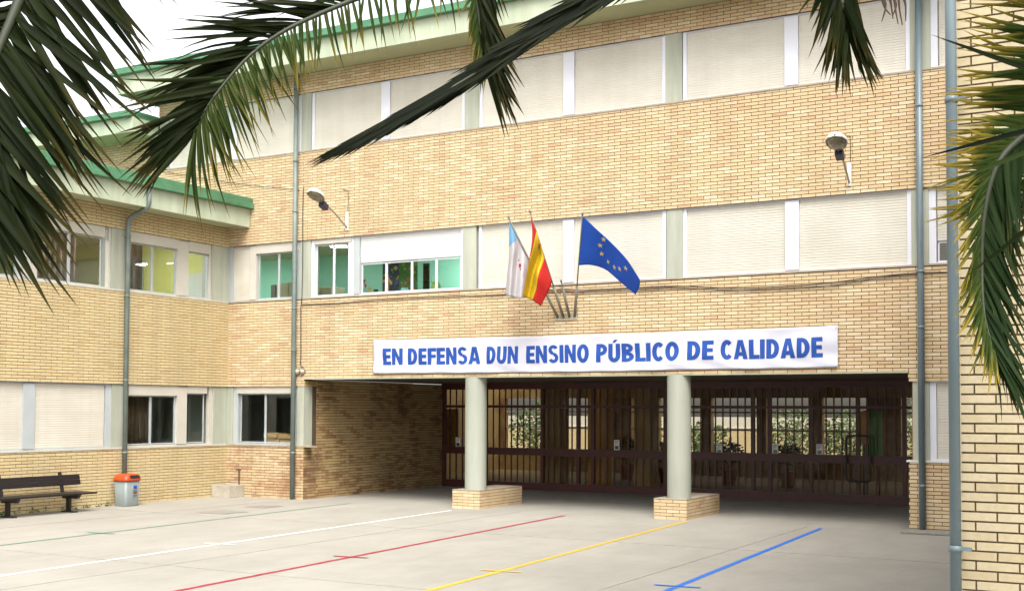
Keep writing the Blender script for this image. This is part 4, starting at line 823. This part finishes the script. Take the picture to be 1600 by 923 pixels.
def loft(mb, rings, cap=True, bottom=True):
    n = len(rings[0]); V = [p for r_ in rings for p in r_]; F = [(i*n+k, i*n+(k+1) % n, (i+1)*n+(k+1) % n, (i+1)*n+k) for i in range(len(rings)-1) for k in range(n)]
    mb.add(V, F, True)
    k0 = len(mb.v)-len(V)
    if cap: mb.f.append(tuple(k0+(len(rings)-1)*n+k for k in range(n))); mb.smooth.append(False)
    if bottom: mb.f.append(tuple(k0+k for k in range(n-1, -1, -1))); mb.smooth.append(False)
cx, cy = .30, -3.14
mb = MB(); loft(mb, [rsq(cx, cy, .155, .165, .05, .0), rsq(cx, cy, .16, .17, .05, .02), rsq(cx, cy, .18, .19, .05, .515)]); tub = mb.build('tub', M['grey_plastic'], bn)
mb = MB(); loft(mb, [rsq(cx, cy, .195, .205, .06, .50), rsq(cx, cy, .20, .21, .06, .53), rsq(cx, cy, .19, .20, .07, .575), rsq(cx, cy, .155, .17, .08, .625), rsq(cx, cy, .11, .13, .08, .64)]); lid = mb.build('lid', M['orange'], bn)
mb = MB(); P = []
for q in range(24): a = 6.283*q/24; P.append((cy+.03+.125*max(-1, min(1, 1.25*math.cos(a))), .582+.032*max(-1, min(1, 1.2*math.sin(a)))))
# hole faces the yard: dark slot set on the slanted front of the lid
V = [Vector((cx+.192-.30*(z-.575), y, z)) for y, z in P]; k = len(V); V += [p+Vector((-.02, 0, 0)) for p in V]
mb.add([p+Vector((.004, 0, .002)) for p in V], [tuple(range(k)), tuple(range(2*k-1, k-1, -1))]+[(i, (i+1) % k, (i+1) % k+k, i+k) for i in range(k)]); mb.build('opening', M['black'], lid)
for z0, z1, y0, y1, m_ in ((.36, .41, -.02, .06, 'navy'), (.30, .335, -.03, .07, 'pipe'), (.265, .29, -.02, .06, 'crest'), (.205, .215, -.03, .07, 'lampdark')):
    MB().box(cx+.17+(z0-.02)*.04-.004, cx+.172+(z1)*.042, cy+.03+y0, cy+.03+y1, z0, z1).build('printed_mark', M[m_], tub)
tr = empty('water_trough', (.29, -.27, 0), 'low concrete trough with a rusty standpipe in the inner corner', 'trough')
mb = MB().box(.025, .55, -.49, -.42, 0, .265).box(.025, .55, -.10, -.03, 0, .265).box(.025, .095, -.419, -.101, 0, .265).box(.48, .55, -.419, -.101, 0, .265).box(.096, .479, -.419, -.101, 0, .10); mb.build('basin', M['trough'], tr, .006)
MB().tube([(.42, -.05, .10), (.42, -.05, .55), (.42, -.06, .585), (.42, -.10, .59)], .012, 8).build('standpipe', M['rust'], tr); MB().tube([(.33, -.05, .585), (.47, -.05, .585)], .010, 8).build('tap', M['rust'], tr)
for (x, y, a, lb) in ((2.95, -3.25, .34, 'square metal drain cover in the concrete, nearer the bench'), (2.72, -1.85, .27, 'square metal drain cover in the concrete, nearer the corner trough')):
    t = empty('drain_cover', (x, y, 0), lb, 'drain cover', 'drain covers in the yard'); MB().box(x-a, x+a, y-a, y+a, .001, .006).build('frame', M['joint'], t)
    for i in range(8): MB().box(x-a+.04, x+a-.04, y-a+.05+i*(2*a-.1)/8, y-a+.05+(i+.8)*(2*a-.1)/8, .0065, .012).build('rib', M['drain'], t)

mb = MB(); rw = random.Random(4)
for _ in range(22):
    y = -3.3-3.2*rw.random()**1.5; leaf_ball(mb, (.03+.04*rw.random(), y, .02), (.05, .07, .03+.04*rw.random()), 9, rw, .05)
tag(mb.build('weeds', M['shrub']), 'low green weeds along the foot of the wing wall by the bench', 'weeds', kind='stuff')
# ------------------------------------------------------------------ palms
def leaflet_mesh(droop, twist, m, k=6):
    V = []; F = []; al = []
    prof = [.55, .95, 1., .88, .62, .32, .0]
    for i in range(k+1):
        x = i/k; w = prof[i]; z = -droop*x**2.2; sw = twist*x*x
        V += [(x, sw-w*.5, z+w*.014), (x, sw, z-w*.006), (x, sw+w*.5, z+w*.014)]; al += [x]*3
    for i in range(k): a = i*3; F += [(a, a+1, a+4, a+3), (a+1, a+2, a+5, a+4)]
    me = bpy.data.meshes.new('leaflet'); me.from_pydata(V, [], F); me.polygons.foreach_set('use_smooth', [True]*len(F)); at_ = me.attributes.new('along', 'FLOAT', 'POINT'); at_.data.foreach_set('value', al); me.materials.append(m); me.update(); return me
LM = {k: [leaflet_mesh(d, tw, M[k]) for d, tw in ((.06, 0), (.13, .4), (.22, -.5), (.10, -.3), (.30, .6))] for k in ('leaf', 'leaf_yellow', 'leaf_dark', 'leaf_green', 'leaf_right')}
count = {}
def frond(palm, pts, lens, ang, N, n, ms=('leaf', 'leaf'), r0=.03, droop=.15, start=.12, wid=.032, jit=.10, seed=0, solo=True, tip_ang=16, cap=300, curl=1., tp=1.6):
    """lens: (left(t), right(t)) leaflet lengths in metres; ang: leaflet angle to the rachis at its base in degrees"""
    rnd = random.Random(seed); P = catmull(pts, 48)
    rach = MB().tube(P, [max(.0025, r0*(1-i/48)**.8+.002) for i in range(49)], 7).build('frond', M['rachis'], palm)
    joined = {}; cum = [0.]
    for i in range(48): cum.append(cum[-1]+(P[i+1]-P[i]).length)
    for i in range(n):
        for side in (-1, 1):
            t = start+(1-start)*(i+.5+rnd.uniform(-.3, .3)+(.25 if side > 0 else -.25))/n; t = min(max(t, 0), .999); k = min(int(t*48), 47); fr_ = t*48-k
            p = P[k].lerp(P[k+1], fr_); tan = (P[min(k+2, 48)]-P[max(k-1, 0)]).normalized(); nn = N(t) if callable(N) else N; nn = (nn-tan*nn.dot(tan)).normalized(); sd_ = tan.cross(nn)*(-side)
            L = lens[0 if side < 0 else 1](t)
            if L <= .02: continue
            L *= rnd.uniform(.86, 1.1); ag = ang[0 if side < 0 else 1] if isinstance(ang, tuple) else ang; a = R(ag+(tip_ang-ag)*t**tp)+rnd.gauss(0, jit); 
            d = (tan*math.cos(a)+sd_*math.sin(a)+Vector((0, 0, -droop*rnd.uniform(.6, 1.4)))+nn*rnd.gauss(.5*jit, jit*.8)).normalized()
            wv = d.cross(nn+Vector((rnd.gauss(0, 1), rnd.gauss(0, 1), rnd.gauss(0, 1)))*min(.25, jit*2.2)).normalized(); zn = wv.cross(d)
            if zn.z < 0: zn = -zn; wv = -wv
            wv_ = wv*(wid(t) if callable(wid) else wid[0 if side < 0 else 1] if isinstance(wid, tuple) else wid)*rnd.uniform(.8, 1.15); zz = zn*L*curl; Mx = Matrix(((d.x*L, wv_.x, zz.x, p.x), (d.y*L, wv_.y, zz.y, p.y), (d.z*L, wv_.z, zz.z, p.z), (0, 0, 0, 1)))
            mk = ms[0 if side < 0 else 1]; me = LM[mk][rnd.randrange(5)]
            if solo and count.get(palm.name, 0) < cap:
                link('leaflet', me, rach, Mx); count[palm.name] = count.get(palm.name, 0)+1
            else: joined.setdefault(mk, []).append((me, Mx))
    for mk, L_ in joined.items():
        V = []; F = []; al = []
        for me, Mx in L_:
            k = len(V); V += [Mx @ v.co for v in me.vertices]; F += [tuple(i+k for i in f.vertices) for f in me.polygons]; al += [x.value for x in me.attributes['along'].data]
        me = bpy.data.meshes.new('leaflets'); me.from_pydata(V, [], F); me.attributes.new('along', 'FLOAT', 'POINT').data.foreach_set('value', al); me.materials.append(M[mk]); me.update(); link('leaflets', me, rach)['kind'] = 'stuff'
def palm_tree(base, top, r_, lb):
    t = empty('palm_tree', base, lb, 'palm tree', 'palm trees overhanging the yard'); b0, t0 = Vector(base), Vector(top); mb = MB(); P = []; RR = []
    n = 60
    for i in range(n+1):
        x = i/n; P.append(b0.lerp(t0, x)); RR.append(r_*(1.15-.25*x+(.35*max(0, (x-.85)/.15)))*(1+.05*(i % 2)))
    mb.tube(P, RR, 18); tk = mb.build('trunk', M['palmtrunk'], t); rnd = random.Random(9)
    sc = MB()
    for i in range(150):    # cut leaf bases spiralling up the trunk
        q = i*2.4; x = .1+.88*i/150; c = b0.lerp(t0, x); d = Vector((math.cos(q), math.sin(q), 0)); s = Vector((-d.y, d.x, 0)); rr = r_*(1.12-.25*x)
        sc.add([c+d*rr+s*.07, c+d*rr-s*.07, c+d*(rr+.05)-s*.04+Vector((0, 0, .09)), c+d*(rr+.05)+s*.04+Vector((0, 0, .09)), c+d*rr*.9+Vector((0, 0, .13))], [(0, 1, 2, 3), (3, 2, 4), (0, 3, 4), (1, 4, 2)])
    o = sc.build('leaf_bases', M['palmtrunk'], tk); o['kind'] = 'stuff'
    return t
def tow(p): return (CAM-p).normalized()
# right-hand palm
cr = at_d(1800, -560, 4.9); pr = palm_tree((cr.x+.12, cr.y+.05, 0), cr, .24, 'palm tree whose drooping fronds hang in front of the near brick corner and upper facade')
toC = -FWD
c = lambda f_: f_
# frond crossing the upper left of the facade
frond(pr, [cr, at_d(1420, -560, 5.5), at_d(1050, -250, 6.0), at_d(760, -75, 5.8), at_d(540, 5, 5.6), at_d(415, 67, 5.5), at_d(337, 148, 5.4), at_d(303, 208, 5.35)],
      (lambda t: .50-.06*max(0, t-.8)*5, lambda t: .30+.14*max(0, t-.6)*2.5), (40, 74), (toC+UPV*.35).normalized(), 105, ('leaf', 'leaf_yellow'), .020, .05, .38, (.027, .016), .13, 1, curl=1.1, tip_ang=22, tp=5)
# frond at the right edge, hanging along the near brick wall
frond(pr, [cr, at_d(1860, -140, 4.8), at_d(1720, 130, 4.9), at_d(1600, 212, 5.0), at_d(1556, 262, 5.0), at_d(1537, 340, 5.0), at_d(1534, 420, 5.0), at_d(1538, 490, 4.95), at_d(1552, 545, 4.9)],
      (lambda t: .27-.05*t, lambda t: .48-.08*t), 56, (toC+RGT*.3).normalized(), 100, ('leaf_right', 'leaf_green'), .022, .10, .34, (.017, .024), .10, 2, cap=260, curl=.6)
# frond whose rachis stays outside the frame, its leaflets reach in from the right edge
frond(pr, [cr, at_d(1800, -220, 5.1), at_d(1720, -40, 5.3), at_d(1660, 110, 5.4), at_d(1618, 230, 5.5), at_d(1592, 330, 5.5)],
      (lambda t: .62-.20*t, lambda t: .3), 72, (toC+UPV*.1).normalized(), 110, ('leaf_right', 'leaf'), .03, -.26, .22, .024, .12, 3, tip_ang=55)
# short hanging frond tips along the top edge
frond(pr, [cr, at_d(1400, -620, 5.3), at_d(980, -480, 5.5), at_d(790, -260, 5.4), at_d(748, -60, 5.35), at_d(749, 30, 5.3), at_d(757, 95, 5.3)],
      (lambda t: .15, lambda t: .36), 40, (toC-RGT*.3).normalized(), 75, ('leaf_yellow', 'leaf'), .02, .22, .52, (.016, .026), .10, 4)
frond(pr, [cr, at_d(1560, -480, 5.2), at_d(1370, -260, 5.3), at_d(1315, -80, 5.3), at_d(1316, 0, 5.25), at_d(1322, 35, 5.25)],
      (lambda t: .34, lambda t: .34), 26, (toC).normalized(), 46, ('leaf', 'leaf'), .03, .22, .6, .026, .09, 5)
# folded young frond seen edge on, close to the viewer
frond(pr, [cr, at_d(1500, -420, 3.9), at_d(1180, -160, 3.3), at_d(960, -22, 3.1), at_d(800, 80, 3.05), at_d(690, 146, 3.0), at_d(600, 196, 3.0)],
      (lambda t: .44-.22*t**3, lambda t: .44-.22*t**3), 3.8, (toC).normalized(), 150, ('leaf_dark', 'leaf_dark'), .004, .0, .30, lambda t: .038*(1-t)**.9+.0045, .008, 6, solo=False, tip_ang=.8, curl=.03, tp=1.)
# single stray leaflets at the right edge
for i, (a, b_, mk, w_) in enumerate((((1640, 195), (1438, 247), 'leaf_dark', .022), ((1640, 222), (1447, 303), 'leaf_yellow', .02), ((1640, 330), (1500, 440), 'leaf', .02), ((1640, 120), (1452, 55), 'leaf', .022))):
    A, B = at_d(*a, 4.7), at_d(*b_, 4.75); d = B-A; L = d.length; d.normalize(); wv = d.cross(toC).normalized(); zn = wv.cross(d)
    me = LM[mk][i % 2]; o = link('stray_leaflet', me, pr, Matrix(((d.x*L, wv.x*w_, zn.x*L*.2, A.x), (d.y*L, wv.y*w_, zn.y*L*.2, A.y), (d.z*L, wv.z*w_, zn.z*L*.2, A.z), (0, 0, 0, 1))))
# dry fruit stalks at the top edge
rnd = random.Random(8); ro = None
for i in range(7):
    u = 1378+i*6+rnd.uniform(-3, 3); P = [at_d(1440+i*4, -200, 5.2), at_d(1410+i*5, -90, 5.2), at_d(u, -20, 5.2), at_d(u+rnd.uniform(-4, 8), 8, 5.2), at_d(u+rnd.uniform(0, 10), rnd.uniform(20, 40), 5.2)]
    MB().tube(catmull(P, 16), [.006]*12+[.005, .004, .004, .003, .002], 5).build('fruit_stalk', M['deadstalk'], pr)
# remaining crown of the right palm, outside the picture
for i, q in enumerate((20, 62, 100, 140, -25, -60)):
    d = (RGT*math.cos(R(q))-FWD*math.sin(R(q))*.8); d.z = 0; d.normalize()
    frond(pr, [cr, cr+d*.9+UPV*.75, cr+d*1.9+UPV*.85, cr+d*2.8+UPV*.45, cr+d*3.4-UPV*.25], (lambda t: .45*math.sin(math.pi*min(1, t+.12))**.5 if t < .88 else .25, lambda t: .45 if t < .85 else .25), 48, (UPV+d*.1).normalized(), 45, seed=20+i, solo=False)
# left-hand palm
cl = at_d(-620, -640, 3.8); pl_ = palm_tree((cl.x-.1, cl.y+.05, 0), cl, .23, 'palm tree whose big dark frond hangs down over the wing roof and sky')
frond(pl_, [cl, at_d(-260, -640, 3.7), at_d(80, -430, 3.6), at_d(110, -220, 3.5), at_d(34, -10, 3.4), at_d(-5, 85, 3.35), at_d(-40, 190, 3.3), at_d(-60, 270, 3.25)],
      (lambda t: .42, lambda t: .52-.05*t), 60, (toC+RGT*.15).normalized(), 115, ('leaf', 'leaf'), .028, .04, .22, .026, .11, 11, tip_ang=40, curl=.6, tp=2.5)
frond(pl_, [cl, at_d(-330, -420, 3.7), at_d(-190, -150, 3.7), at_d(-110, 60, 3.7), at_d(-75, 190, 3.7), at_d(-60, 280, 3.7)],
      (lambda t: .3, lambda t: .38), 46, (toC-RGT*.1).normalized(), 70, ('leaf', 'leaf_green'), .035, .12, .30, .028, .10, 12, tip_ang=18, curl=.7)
for i, q in enumerate((160, 200, 120, 240, 80)):
    d = (RGT*math.cos(R(q))-FWD*math.sin(R(q))*.8); d.z = 0; d.normalize()
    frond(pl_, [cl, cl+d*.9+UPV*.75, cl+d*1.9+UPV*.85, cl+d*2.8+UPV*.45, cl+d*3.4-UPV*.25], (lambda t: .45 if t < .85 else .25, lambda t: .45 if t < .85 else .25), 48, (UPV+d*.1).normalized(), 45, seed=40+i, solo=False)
